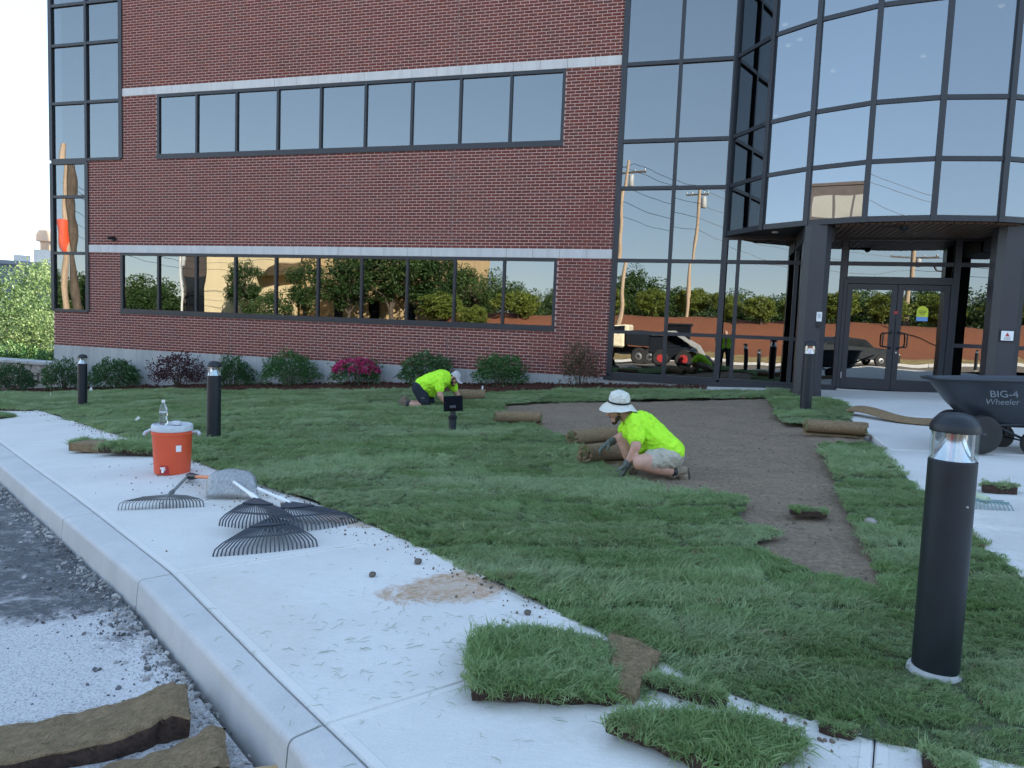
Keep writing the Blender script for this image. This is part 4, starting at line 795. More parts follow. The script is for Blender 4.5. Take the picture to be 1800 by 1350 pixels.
MB().lathe([(.0375, .115), (.0375, .135)], nn=20).build('label_band', M['cooler_lid'], bo, smooth=50); MB().lathe([(.016, .215), (.016, .238), (.01, .24)], nn=16).build('cap', M['white'], bo, smooth=40)
gl = thing('cooler_cap_plug', 'small round white lump lying on the cooler lid', 'lid plug', (cx+.06, cy-.01, cz+.472)); 
MB().lathe([(.03, 0), (.05, .006), (.054, .02), (.046, .036), (.02, .042)], nn=18, sy=.8).build('plug', M['cooler_lid'], gl, smooth=50)
# ================================================================== RAKES AND SHOVEL
def rake(label, hub, tl_, tr_, n_, mat, hmat, hend, hlen_white=None, hook=.035, wid=.009, name='leaf_rake', band=(.45, .72), curve=.0, ferr=None, plate=.3):
    hub, tl_, tr_ = Vector(hub), Vector(tl_), Vector(tr_); t = thing(name, label, 'rake', hub, 0, 'leaf rakes lying on the sidewalk' if name == 'leaf_rake' else None)
    mid = (tl_+tr_)/2; L0 = tl_-hub; L1 = tr_-hub; b = MB(); tips = []
    for i in range(n_):
        f = i/(n_-1); d = L0.lerp(L1, f); bul = 1+curve*4*f*(1-f); d = Vector((d.x*bul, d.y*bul, d.z)); o = Vector((0, 0, 1)); e = d.copy(); sd = d.normalized().cross(o).normalized(); arch = .035*math.sin(PI*min(1, .5))
        pts = [d*.12+o*.0, d*.5+o*.022, d*.86+o*.018, d*.975+o*.004, d*1.0-o*hook*.55, d*1.005-o*hook]; tips.append(e)
        for k in range(len(pts)-1):
            p0, p1 = pts[k], pts[k+1]; nrm = (p1-p0).normalized().cross(sd).normalized()*.0022; w0 = wid*(.45 if k == 0 else .5); w1 = wid*.5
            b.add([p0-sd*w0-nrm, p0+sd*w0-nrm, p1+sd*w1-nrm, p1-sd*w1-nrm, p0-sd*w0+nrm, p0+sd*w0+nrm, p1+sd*w1+nrm, p1-sd*w1+nrm], [(0, 1, 2, 3), (7, 6, 5, 4), (0, 4, 5, 1), (2, 6, 7, 3), (0, 3, 7, 4), (1, 5, 6, 2)])
    b.build('tine', mat, t)
    def fan(u0, u1, zz, nm, m_):
        k = 14; vs = []; fs = []
        for j in range(k+1):
            f = j/k; d = L0.lerp(L1, f); bul = 1+curve*4*f*(1-f); d = Vector((d.x*bul, d.y*bul, d.z))
            for u in (u0, u1): q = d*u; vs += [q+Vector((0, 0, zz+.02*math.sin(PI*min(u, 1)))), q+Vector((0, 0, zz-.005+.02*math.sin(PI*min(u, 1))))]
        for j in range(k): a = j*4; e = a+4; fs += [(a, a+2, e+2, e), (a+1, e+1, e+3, a+3), (a, e, e+1, a+1), (a+2, a+3, e+3, e+2)]
        MB().add(vs, fs).build(nm, m_, t)
    fan(.02, plate, .008, 'hub_plate', mat)
    if band: fan(band[1]-.015, band[1]+.02, .006, 'cross_band', mat)
    he = Vector(hend)-hub; hd = he.normalized()
    MB().tube([-hd*.06+Vector((0, 0, .0)), hd*.1, hd*.16], [.013, .021, .018], 12).build('ferrule', mat if ferr is None else ferr, t, smooth=50)
    MB().tube([hd*.14, he], .0135, 10).build('handle', hmat, t, smooth=60)
    return t
rake('blue black leaf rake lying frontmost, its tines flat on the sidewalk', (12.28, -11.40, -2.885), (12.245, -11.943, -2.965), (12.758, -11.613, -2.93), 25, M['rake_black'], M['rake_black'], (11.9, -10.95, -2.93), curve=.06, plate=.42)
rake('blue black leaf rake stacked on top with a white ferrule across the shovel', (11.93, -11.1, -2.855), (11.99, -11.57, -2.9), (12.56, -11.47, -2.88), 25, M['rake_black'], M['white'], (11.2, -10.48, -2.9), curve=.1, ferr=M['white'], plate=.4)
rake('dark leaf rake lying behind the stacked one, nearest the stained concrete', (12.14, -11.02, -2.88), (12.3, -11.5, -2.93), (12.74, -11.05, -2.93), 25, M['rake_black'], M['white'], (11.66, -10.7, -2.90), curve=.1, ferr=M['white'], plate=.4)
rake('dusty grey bow rake with a grey handle lying beside the cooler', (11.051, -10.981, -2.955), (10.74, -11.17, -3.02), (11.33, -10.93, -2.99), 26, M['rake_grey'], M['handle_grey'], (10.42, -10.02, -3.03), hook=.05, wid=.011, name='bow_rake', band=(.4, .8), curve=.0, plate=.55)
shv = thing('scoop_shovel', 'worn aluminium scoop shovel with orange handle and black grip lying by the rakes', 'shovel', (11.35, -10.7, -3.0), world=True)
A0, A1, T0, T1 = Vector((11.19, -10.73, -3.02)), Vector((11.63, -10.66, -3.0)), Vector((11.06, -10.57, -2.87)), Vector((11.5, -10.50, -2.83)); vs = []; fs = []; nu, nv = 20, 8
for i in range(nu+1):
    u = i/nu
    for j in range(nv+1):
        v = j/nv; q = A0.lerp(A1, u).lerp(T0.lerp(T1, u), v); bul = math.sin(PI*u)**.7*.05+.05*v*(1-v)*4; side = (1-abs(2*u-1)**6)
        q += Vector((.1, -.25, .9)).normalized()*bul*(.4+.6*v) + Vector((0, 0, .012*math.sin(u*PI*5)*v*(1.2-v))) - Vector((0, 0, .05*(1-side)*v)); vs.append(q)
for i in range(nu):
    for j in range(nv): a = i*(nv+1)+j; fs.append((a, a+nv+1, a+nv+2, a+1))
sb = MB().add(vs, fs).build('blade', M['alu'], shv, smooth=60); md = sb.modifiers.new('thick', 'SOLIDIFY'); md.thickness = .004
MB().tube([(11.12, -10.52, -2.9), (10.68, -10.245, -2.99)], .016, 10).build('handle', M['orange_paint'], shv, smooth=60)
MB().tube([(10.70, -10.25, -2.985), (10.62, -10.21, -3.0), (10.56, -10.18, -3.01)], [.02, .03, .034], 10).tube([(10.56, -10.18, -3.01), (10.50, -10.13, -3.025)], [.034, .03], 10).build('grip', M['black'], shv, smooth=60)
# green hand rake and sod tuft on the right walk
gk = thing('hand_rake', 'short pale green garden rake head lying on the walk right of the large bollard light', 'hand rake', (17.12, -9.55, G(17.12, -9.55)), .12)
b = MB()
for i in range(11): x = -.13+.026*i; b.tube([(x*.8, .03, .045), (x, -.02, .035), (x*1.08, -.045, .0)], .0045, 6)
b.build('tine', M['teal'], gk); MB().tube([(-.12, .035, .045), (.14, .03, .045)], .007, 8).tube([(-.1, .07, .05), (.12, .065, .05)], .004, 6).build('head_bar', M['teal'], gk)
MB().tube([(.0, .04, .05), (-.04, .12, .06), (-.07, .26, .03)], [.03, .034, .022], 10).build('handle', M['pale_green'], gk, smooth=60)
# ================================================================== SOD
def grass_patch(name, parent, base, W_, H_, n_, h=1, mtx=None, poly=None, edge=.0):
    P = np.column_stack([rng.uniform(-W_/2, W_/2, n_), rng.uniform(-H_/2, H_/2, n_)])
    if poly is not None: P = P[inpoly(P, poly)]
    k = len(P); Q = np.column_stack([P, np.full(k, base)+.0]); Rt = np.column_stack([rng.normal(0, .25, k)-P[:, 1]/H_*.5, rng.normal(0, .25, k)+P[:, 0]/W_*.5, rng.uniform(0, 2*PI, k)])
    idx = rng.integers(0, 5, k); idx[rng.random(k) < .06] = 5; return scatter(name, Q, Rt, h*rng.uniform(.75, 1.25, k), GRASS, idx=idx, parent=parent)
DRYC = []
for i in range(4):
    b = MB(); b.tube([(-.5, 0, 0), (-.15, .08*rng.normal(), .05), (.2, .1*rng.normal(), .06), (.5, .2*rng.normal(), 0)], [.008, .016, .014, .005], 4); DRYC.append(D.objects.new('fibre', b.mesh('fibre', M['grass_dry'])))
FIBRE = lib('fibres', DRYC)
def fibres(o, par, dens, smin=.015, smax=.06):
    me = o.data; P = []; R2 = []
    for p in me.polygons:
        nr_ = p.normal.copy() if p.normal.z > 0 else -p.normal
        if nr_.z < .25: continue
        for q in range(rng.poisson(p.area*dens)):
            vv = [me.vertices[i].co for i in p.vertices]; w_ = rng.dirichlet(np.ones(len(vv))); co = sum((v*float(k_) for v, k_ in zip(vv, w_)), Vector()); P.append(o.location+co+nr_*.003)
            e = (nr_.to_track_quat('Z', 'Y') @ Euler((0, 0, rng.uniform(0, 6.28))).to_quaternion()).to_euler(); R2.append(tuple(e))
    if P:
        f_ = scatter('straw_fibre', np.array([tuple(q) for q in P]), np.array(R2), rng.uniform(smin, smax, len(P)), FIBRE, parent=par); f_.location = (0, 0, 0)
def sod_piece(label, x, y, rz, poly, th=.035, n_=260, h=1.0, base=.0, tiltx=0, tilty=0, cat='sod piece'):
    t = thing('sod_piece', label, cat, (x, y, G(x, y)+base), rz, 'loose pieces of sod'); t.rotation_euler = (tiltx, tilty, rz); b = MB(); P = []
    for i in range(len(poly)):
        a, e = Vector(poly[i]), Vector(poly[(i+1) % len(poly)]); m = max(2, int((e-a).length/.03)); P += [tuple(a.lerp(e, q/m)+Vector((rng.normal(), rng.normal()))*.006) for q in range(m)]
    k = len(P); vs = [(p[0], p[1], 0) for p in P]+[(p[0]*1.01, p[1]*1.01, th*rng.uniform(.85, 1.1)) for p in P]+[(0, 0, th)]
    fs = [(i, (i+1) % k, k+(i+1) % k, k+i) for i in range(k)]+[(k+i, k+(i+1) % k, 2*k) for i in range(k)]+[tuple(reversed(range(k)))]
    b.add(vs, fs).build('soil_mat', M['sodedge'], t, smooth=50); A = np.array(poly); W_ = np.ptp(A[:, 0]); H_ = np.ptp(A[:, 1])
    if n_:
        pp = np.column_stack([rng.uniform(A[:, 0].min(), A[:, 0].max(), n_*2), rng.uniform(A[:, 1].min(), A[:, 1].max(), n_*2)]); pp = pp[inpoly(pp, poly)][:n_]; kk = len(pp)
        Q = np.column_stack([pp, np.full(kk, th-.004)]); Rt = np.column_stack([rng.normal(0, .22, kk)-pp[:, 1]/H_*.7, rng.normal(0, .22, kk)+pp[:, 0]/W_*.7, rng.uniform(0, 2*PI, kk)]); idx = rng.integers(0, 5, kk); idx[rng.random(kk) < .05] = 5
        scatter('grass', Q, Rt, h*.74*rng.uniform(.7, 1.2, kk), GRASS, idx=idx, parent=t)
    return t
def quad(cx_, cy_, pts): return [(px_-cx_, py_-cy_) for px_, py_ in pts]
q = [(14.34, -13.13), (14.61, -13.06), (14.85, -13.0), (14.81, -12.79), (14.74, -12.57), (14.45, -12.55), (14.21, -12.68), (14.25, -12.89)]; sod_piece('large thick square of green sod lying on the sidewalk in the foreground', 14.5, -12.74, 0, quad(14.5, -12.74, q), .045, 900, 1.1)
q = [(14.85, -12.99), (14.92, -12.985), (14.98, -12.6), (14.86, -12.51), (14.75, -12.5), (14.8, -12.75)]
fs_ = thing('upturned_sod', 'brown underside of a turned over sod strip right of the large green sod square', 'sod piece', (14.87, -12.7, G(14.87, -12.7)), 0, 'loose pieces of sod')
def slabmat(poly, z0, z1, mat, parent, nm, jit=.005, seg=.025, top=None):
    b = MB(); P = []
    for i in range(len(poly)):
        a, e = Vector(poly[i]), Vector(poly[(i+1) % len(poly)]); m = max(2, int((e-a).length/seg)); P += [tuple(a.lerp(e, q_/m)+Vector((rng.normal(), rng.normal()))*jit) for q_ in range(m)]
    k = len(P); b.add([(p[0], p[1], z0) for p in P]+[(p[0], p[1], z1+rng.normal(0, .003)) for p in P]+[(p[0]*.97, p[1]*.97, z1+.006) for p in P]+[(0, 0, z1+.008)], [(i, (i+1) % k, k+(i+1) % k, k+i) for i in range(k)]+[(k+i, k+(i+1) % k, 2*k+(i+1) % k, 2*k+i) for i in range(k)]+[(2*k+i, 2*k+(i+1) % k, 3*k) for i in range(k)]); return b.build(nm, mat, parent, smooth=45)
fibres(slabmat(quad(14.87, -12.7, q), .0, .035, M['thatch'], fs_, 'thatch_mat'), fs_, 3500, .015, .05)
pp = np.array([(14.955+.02*rng.normal(), y_) for y_ in np.linspace(-12.95, -12.55, 26)])-np.array([14.87, -12.7]); scatter('grass', np.column_stack([pp, np.full(26, .0)]), np.column_stack([rng.normal(0, .3, 26), np.full(26, 1.0), rng.normal(0, .3, 26)]), rng.uniform(.5, .8, 26), GRASS, idx=rng.integers(0, 5, 26), parent=fs_)
q = [(14.95, -12.86), (15.17, -12.92), (15.19, -12.87), (15.06, -12.83), (14.99, -12.83)]; sod_piece('small wedge of sod between the upturned sod and the lawn edge', 15.06, -12.82, 0, quad(15.06, -12.82, q), .04, 60, .75)
q = [(15.19, -12.93), (15.235, -12.93), (15.235, -12.87), (15.2, -12.87)]; sod_piece('tiny crumbly clump of sod right of the small sod wedge', 15.21, -12.86, 0, quad(15.21, -12.86, q), .045, 20, .6)
q = [(14.85, -13.21), (15.02, -13.26), (15.19, -13.33), (15.33, -13.31), (15.45, -13.17), (15.47, -13.05), (15.28, -13.05), (15.06, -13.12), (14.91, -13.18)]; sod_piece('long green sod piece at the bottom edge of the sidewalk', 15.18, -13.13, 0, quad(15.18, -13.13, q), .045, 480, 1.05)
q = [(15.55, -12.99), (15.64, -13.02), (15.66, -12.97), (15.56, -12.95)]; sod_piece('dark torn scrap of sod at the lawn edge below the large bollard light', 15.56, -12.97, 0, quad(15.56, -12.97, q), .03, 26, .6)
q = [(15.82, -13.12), (15.95, -13.15), (15.97, -13.07), (15.84, -13.05)]; sod_piece('dry grass scrap in the bottom right corner of the walk', 15.9, -13.1, 0, quad(15.9, -13.1, q), .03, 34, .8)
# far sod left of the cooler
sod_piece('strip of green sod lying across the sidewalk left of the cooler', 9.2, -8.98, .18, [(-.72, -.16), (.55, -.2), (.6, .12), (-.6, .16)], .06, 620, 1.5)
sod_piece('small round clump of sod at the left end of the sod strips', 7.98, -8.86, .3, [(-.16, -.1), (.14, -.1), (.15, .1), (-.14, .11)], .08, 90, 1.3)
tk = thing('upturned_sod', 'low brown turned over sod strip just left of the cooler', 'sod piece', (8.42, -8.96, G(8.42, -8.96)), .2, 'loose pieces of sod'); slabmat([(-.45, -.12), (.45, -.14), (.5, .14), (-.4, .14)], 0, .09, M['thatch'], tk, 'thatch_mat')
for i, (x, y, w_, lb) in enumerate(((2.0, -5.05, 1.5, 'long sod strip on the far left of the sidewalk'), (3.0, -6.3, .8, 'short sod strip at the left edge of the photo, nearest the camera'), (-.6, -3.0, 1.2, 'farthest sod strip at the top end of the sidewalk'), (.6, -4.1, .8, 'sod strip on the sidewalk just before the farthest one'))):
    sod_piece(lb, x, y, -.1, [(-w_/2, -.2), (w_/2, -.17), (w_/2*.95, .2), (-w_/2, .18)], .06, int(260*w_), 1.6)
sod_piece('clump of sod on the soil in front of the right sod strip', 15.8, -10.06, .2, [(-.13, -.06), (.12, -.09), (.16, .04), (-.08, .09)], .035, 46, .75)
sod_piece('bit of sod with soil on the walk above the hand rake', 17.36, -8.95, .1, [(-.13, -.06), (.11, -.07), (.14, .05), (-.1, .06)], .06, 40, .9)
# rolls
def sod_roll(label, p0, p1, r, flat=1.0, turns=2.3, grass=True, ln=None):
    p0, p1 = Vector((p0[0], p0[1], 0)), Vector((p1[0], p1[1], 0)); m = (p0+p1)/2; d = p1-p0; L = d.length; t = thing('sod_roll', label, 'sod roll', (m.x, m.y, G(m.x, m.y)-.03), math.atan2(d.y, d.x), 'rolls of sod')
    th = r/(turns+.7); n_ = int(turns*22); out = []; inn = []
    for i in range(n_+1):
        a = -1.9+2*PI*turns*i/n_; rr = r-(th*(a+1.9)/(2*PI)); out.append((rr*math.cos(a), rr*math.sin(a))); inn.append(((rr-th*.72)*math.cos(a), (rr-th*.72)*math.sin(a)))
    nl = 10; vs = []; fs = []; k = n_+1
    for j in range(nl+1):
        x = -L/2+L*j/nl
        for (y_, z_), (yi, zi) in zip(out, inn):
            w0 = 1+.13*noise.noise(Vector((x*5, y_*7, z_*7+label.__len__()))); e = rng.normal(0, .014) if j in (0, nl) else 0
            vs.append((x+e, y_*w0, (z_*w0+r)*flat)); vs.append((x+e, yi*w0, (zi*w0+r)*flat))
    for j in range(nl):
        for i in range(k-1):
            a = (j*k+i)*2; b_ = ((j+1)*k+i)*2; fs.append((a, a+2, b_+2, b_)); fs.append((a+1, b_+1, b_+3, a+3))
        a = (j*k)*2; b_ = ((j+1)*k)*2; fs.append((a, b_, b_+1, a+1)); a += (k-1)*2; b_ += (k-1)*2; fs.append((a, a+1, b_+1, b_))
    for j in (0, nl):
        for i in range(k-1): a = (j*k+i)*2; fs.append((a, a+1, a+3, a+2) if j == 0 else (a, a+2, a+3, a+1))
    fibres(MB().add(vs, fs).build('rolled_mat', M['thatch'], t, smooth=60), t, 900, .02, .06)
    if grass:
        P = []; Rr = []
        for e in (-1, 1):
            for i in range(26):
                a = rng.uniform(0, 2*PI); q_ = rng.uniform(.15, .8)*r; P.append((e*(L/2-.01), q_*math.cos(a), (q_*math.sin(a)+r)*flat)); Rr.append((rng.normal(0, .3), e*1.45+rng.normal(0, .2), rng.normal(0, .5)))
        scatter('grass', np.array(P), np.array(Rr), rng.uniform(.3, .55, len(P)), GRASS, idx=rng.integers(0, 5, len(P)), parent=t)
    return t
sod_roll('sod roll lying on the edge of the soil behind the flood light', (12.17, -6.1), (12.76, -5.83), .105)
sod_roll('sod roll under the far hand of the man in the sun hat', (13.60, -7.72), (14.12, -6.98), .11)
sod_roll('sod roll in front of the bent knee of the man in the sun hat', (13.93, -8.76), (14.42, -8.12), .12)
sod_roll('sod roll in front of the kneeling man in the cap by the back strip', (10.62, -3.45), (11.05, -3.25), .13, 1.0)
sod_roll('flattened sod roll in front of the bollard light near the doors', (16.2, -6.12), (16.88, -6.1), .15, .72)
# long curling sod strip on the walk
lg = thing('curled_sod_strip', 'long brown sod strip curling over the walk towards the wheelbarrow', 'sod strip', (17.4, -4.6, G(17.4, -4.6)), 0, 'rolls of sod', world=True)
path = [(17.02, -3.95, .05), (17.12, -4.15, .13), (17.3, -4.45, .12), (17.5, -4.72, .06), (17.7, -4.88, .045), (17.95, -4.95, .06), (18.2, -4.98, .05), (18.45, -5.0, .03)]
vs = []; fs = []; cr_ = [(-.2, -.045), (-.1, .02), (.0, .045), (.1, .03), (.2, -.035), (.19, -.075), (.0, -.02), (-.19, -.08)]
for i, (x, y, z) in enumerate(path):
    a = Vector(path[max(0, i-1)]); e = Vector(path[min(len(path)-1, i+1)]); t_ = e-a; n2 = Vector((-t_.y, t_.x, 0)).normalized()
    for u, v in cr_: q = Vector((x, y, G(x, y)+max(.0, z+v*.9)))+n2*(u*.62); vs.append((q.x, q.y, max(q.z, G(q.x, q.y)+.004)))
k = len(cr_)
for i in range(len(path)-1):
    for j in range(k): fs.append((i*k+j, i*k+(j+1) % k, (i+1)*k+(j+1) % k, (i+1)*k+j))
fs += [tuple(reversed(range(k))), tuple(range((len(path)-1)*k, len(path)*k))]
lo_ = MB().add(vs, fs).build('rolled_mat', M['thatch'], lg, smooth=70); md = lo_.modifiers.new('sub', 'SUBSURF'); md.levels = md.render_levels = 2
# the two upturned slabs on the road, bottom left
def road_sod(label, cl, wid, th, h0):
    t = thing('folded_sod', label, 'sod slab', (cl[0][0], cl[0][1], zroad(*cl[0][:2])), 0, 'folded sod slabs on the road', world=True); b = MB(); m = 28; rows = []
    P = [Vector((q[0], q[1], 0)) for q in cl]
    for i in range(m+1):
        f = i/m*(len(P)-1); k = min(int(f), len(P)-2); q = P[k].lerp(P[k+1], f-k); d = (P[k+1]-P[k]).normalized(); n2 = Vector((-d.y, d.x, 0)).normalized(); row = []
        wob = .012*math.sin(i*.55)+.006*rng.normal()
        for u, z in ((-.5, 0), (-.505, th*.5), (-.5, th*.92), (-.47, th*1.02), (-.3, th*1.07), (-.1, th*1.1), (.1, th*1.09), (.3, th*1.05), (.47, th), (.5, th*.9), (.505, th*.5), (.5, 0)):
            p = q+n2*(u*wid+wob); zz = zroad(p.x, p.y); hump = .02*math.sin(i/m*PI*2.2+1); ef = 1-.35*max(0, (i-m+3)/3)**2; jt = .006 if abs(u) > .4 else .002; row.append((p.x+rng.normal(0, jt), p.y+rng.normal(0, jt), zz+z*ef*(1+h0*(i/m))+(hump if z > th*.3 else 0)+.01*nz(p.x*9, p.y*9)+.006*nz(p.x*25, p.y*25)))
        rows.append(row)
    k = 12; b.add([q for r in rows for q in r], [(i*k+j, i*k+j+1, (i+1)*k+j+1, (i+1)*k+j) for i in range(m) for j in range(k-1)]+[tuple(range(k)), tuple(reversed(range(m*k, m*k+k)))])
    tm_ = b.build('thatch_mat', M['thatch'], t, smooth=60); tm_.data.materials.append(M['sodedge'])
    for pi, p_ in enumerate(tm_.data.polygons):
        if pi < m*11 and pi % 11 in (0, 1, 9, 10): p_.material_index = 1
    fibres(tm_, t, 2600, .015, .06)
    q1 = P[-1]; pq = np.array([(q1.x+rng.normal(0, .02), q1.y+rng.uniform(-wid/2, wid/2), 0) for i in range(60)]); pq[:, 2] = [zroad(a, b2)+rng.uniform(.0, .05) for a, b2 in pq[:, :2]]; pq -= np.array(t.location)
    d = (P[-1]-P[-2]).normalized(); n2 = Vector((-d.y, d.x, 0)); ss = rng.uniform(-.5, .5, 60)
    pq = np.array([tuple(q1+n2*(s*wid)+Vector((0, 0, zroad(q1.x, q1.y)-q1.z+.01))) for s in ss])-np.array(t.location); scatter('grass', pq, np.column_stack([rng.normal(0, .2, 60), np.full(60, 1.1)+rng.normal(0, .2, 60), np.full(60, math.atan2(d.y, d.x))+rng.normal(0, .4, 60)]), rng.uniform(.3, .6, 60), GRASS, idx=rng.integers(0, 5, 60), parent=t); return t
road_sod('folded brown sod slab on the asphalt, left one of the two in the corner', [(12.2, -14.15), (12.55, -13.85), (12.86, -13.6), (13.08, -13.4), (13.21, -13.275)], .29, .082, .05)
road_sod('folded brown sod slab on the asphalt, the one nearest the kerb end', [(12.76, -14.28), (13.06, -13.97), (13.3, -13.73), (13.45, -13.56), (13.55, -13.475)], .27, .06, .05)
tp = thing('broken_board', 'pale orange brown broken chunk lying on the asphalt by the kerb end', 'board scrap', (13.78, -13.52, zroad(13.78, -13.52)), .6); slabmat([(-.1, -.05), (.05, -.06), (.09, .0), (.06, .05), (-.08, .05)], 0, .03, M['tan2'], tp, 'chunk')
# ================================================================== WHEELBARROW
wf = Vector((-.958, -.283, 0)); wbz = G(17.95, -7.0); wb_ = thing('wheelbarrow', 'black four wheeled wheelbarrow standing on the walk by the doors', 'wheelbarrow', (18.35, -6.72, wbz), math.atan2(.283, .958))
# local: -x is the nose (left in the photo), +y away from the camera
def ring(x0, x1, w0, w1, z, n_=10, dip=0):
    "rounded outline, nose narrower"
    pts = []
    for k in range(40):
        a = 2*PI*k/40; ca, sa = math.cos(a), math.sin(a); e = .45; u = abs(ca)**e*(1 if ca > 0 else -1); v = abs(sa)**e*(1 if sa > 0 else -1); x = (x0+x1)/2+u*(x1-x0)/2; f = (x-x0)/(x1-x0); wd = w0+(w1-w0)*min(1, f*1.6); pts.append((x, v*wd/2, z+dip*(1-f)))
    return pts
lev = [ring(-1.13, .62, .5, .78, .755, dip=.0), ring(-1.12, .61, .48, .76, .765), ring(-1.10, .595, .44, .73, .755), ring(-1.07, .575, .42, .71, .72), ring(-.88, .5, .38, .62, .5), ring(-.66, .42, .34, .55, .3, dip=-.0), ring(-.55, .36, .26, .44, .255, dip=0)]
lev[0] = [(x, y, z-.02) for x, y, z in lev[0]]
def tilt(L): return [(x, y, z+(.045*(x+1.1)/1.7) ) for x, y, z in L]
vs = [q for L in lev for q in tilt(L)]; inn = [q for L in lev[2:] for q in [(x*.985, y*.97, z+.012) for x, y, z in tilt(L)]]
fs = [(i*40+k, i*40+(k+1) % 40, (i+1)*40+(k+1) % 40, (i+1)*40+k) for i in range(len(lev)-1) for k in range(40)]+[tuple((len(lev)-1)*40+k for k in range(40))]
MB().add(vs, fs).build('tray', M['plastic_dark'], wb_, smooth=50)
rim = tilt(ring(-1.135, .625, .505, .785, .752)); MB().tube([Vector(q) for q in rim]+[Vector(rim[0])], .011, 8, cap=False).build('rim', M['plastic_dark'], wb_, smooth=60)
def wheel(x, y, z, r, wd, nm):
    b = MB(); prof = [(r*.5, -wd*.42), (r*.8, -wd*.5), (r*.95, -wd*.42), (r, -wd*.2), (r, wd*.2), (r*.95, wd*.42), (r*.8, wd*.5), (r*.5, wd*.42)]
    mt = Matrix.Translation((x, y, z)) @ Matrix.Rotation(PI/2, 4, 'X'); b.lathe(prof, nn=28, mat=mt); o = b.build(nm, M['rubber'], wb_, smooth=40)
    MB().lathe([(r*.52, -wd*.3), (r*.45, -wd*.36), (r*.2, -wd*.3), (r*.16, -wd*.55), (r*.05, -wd*.55)], nn=20, mat=mt).lathe([(r*.05, wd*.5), (r*.2, wd*.3), (r*.52, wd*.3)], nn=20, mat=mt).build('rim', M['plastic_dark'], o, smooth=40)
wheel(-.68, -.26, .2, .2, .1, 'wheel'); wheel(-.68, .26, .2, .2, .1, 'wheel'); wheel(-.12, -.24, .13, .13, .07, 'wheel'); wheel(-.12, .24, .13, .13, .07, 'wheel')
b = MB()
for s in (-1, 1): b.tube([(-.68, s*.26, .2), (-.45, s*.2, .3), (.2, s*.25, .34), (.75, s*.3, .6)], .016, 8).tube([(-.5, s*.2, .29), (-.12, s*.2, .13)], .014, 8).tube([(-.12, s*.2, .13), (-.08, s*.2, .33)], .018, 8)
b.tube([(-.68, -.3, .2), (-.68, .3, .2)], .012, 8).tube([(-.12, -.28, .13), (-.12, .28, .13)], .01, 8).build('frame', M['black'], wb_, smooth=60)
MB().tube([(.75, -.3, .6), (.95, -.32, .68), (.95, .32, .68), (.75, .3, .6)], .016, 8).build('handle', M['black'], wb_, smooth=60)
wt = plain('worn_emboss', (.11, .125, .14), .6, 0, .3, 30)
tm = Matrix.Translation((-.55, -.33, .55)) @ Matrix.Rotation(R_(74), 4, 'X') @ Matrix.Rotation(R_(1.5), 4, 'Z')
text('BIG-4', .1, wt, 'lettering', wb_, Matrix.Translation((0, -.02, .08)) @ tm, .002, 0, 1.25); text('Wheeler', .085, wt, 'lettering', wb_, Matrix.Translation((0, .0, .0)) @ tm, .002, .25, 1.15)
# ================================================================== PEOPLE
def blob(name, prims, mat, parent, voxel=.012, it=6, wr=0, wf_=9, loc=None):
    bm = bmesh.new()
    for p in prims:
        if p[0] == 'c':
            _, a, ra, b_, rb = p[:5]; sq = p[5] if len(p) > 5 else None; a, b_ = Vector(a), Vector(b_); d = (b_-a); L = max(d.length, 1e-4); d = d/L; u = d.orthogonal().normalized(); v = d.cross(u); rows = []
            for k in range(5): t = -PI/2+PI/2*k/4; rows.append((a+d*ra*math.sin(t), ra*math.cos(t)))
            for k in range(5): t = PI/2*k/4; rows.append((b_+d*rb*math.sin(t), rb*math.cos(t)))
            vv = []
            for q, r in rows: vv.append([bm.verts.new(q+(u*math.cos(2*PI*j/16)+v*math.sin(2*PI*j/16))*max(r, .0004)) for j in range(16)])
            if sq:
                ax, s = Vector(sq[0]).normalized(), sq[1]; m_ = (a+b_)/2
                for r_ in vv:
                    for x in r_: w_ = x.co-m_; x.co = m_+w_+ax*(w_.dot(ax)*(s-1))
            for i in range(len(vv)-1):
                for j in range(16): bm.faces.new((vv[i][j], vv[i][(j+1) % 16], vv[i+1][(j+1) % 16], vv[i+1][j]))
            bm.faces.new(list(reversed(vv[0]))); bm.faces.new(vv[-1])
        else:
            _, cc, rr, mt = p; g = bmesh.ops.create_uvsphere(bm, u_segments=20, v_segments=14, radius=1)
            for x in g['verts']: x.co = Vector(cc)+(mt @ Vector((x.co.x*rr[0], x.co.y*rr[1], x.co.z*rr[2])))
    me = D.meshes.new(name); bmesh.ops.recalc_face_normals(bm, faces=bm.faces); bm.to_mesh(me); bm.free()
    o = D.objects.new(name, me); COL.objects.link(o); r = o.modifiers.new('r', 'REMESH'); r.mode = 'VOXEL'; r.voxel_size = voxel; r.use_smooth_shade = True
    s = o.modifiers.new('s', 'SMOOTH'); s.iterations = it; s.factor = .5; bpy.context.view_layer.update()
    m2 = D.meshes.new_from_object(o.evaluated_get(bpy.context.evaluated_depsgraph_get())); D.objects.remove(o); D.meshes.remove(me); m2.name = name; m2.materials.clear(); m2.materials.append(mat)
    if wr:
        nrm = [v.normal.copy() for v in m2.vertices]
        for v, n_ in zip(m2.vertices, nrm): q = v.co*wf_; v.co += n_*wr*(noise.noise(q+Vector((0, 0, q.x*.6)))+.5*noise.noise(q*2.3))
    m2.polygons.foreach_set('use_smooth', [True]*len(m2.polygons)); m2.update(); return link(name, m2, parent)
I3 = Matrix.Identity(3)
def basis(fwd, up=(0, 0, 1)):
    "3x3 with columns right, forward, up"
    f = Vector(fwd).normalized(); r = f.cross(Vector(up)).normalized(); u = r.cross(f); return Matrix((r, f, u)).transposed()
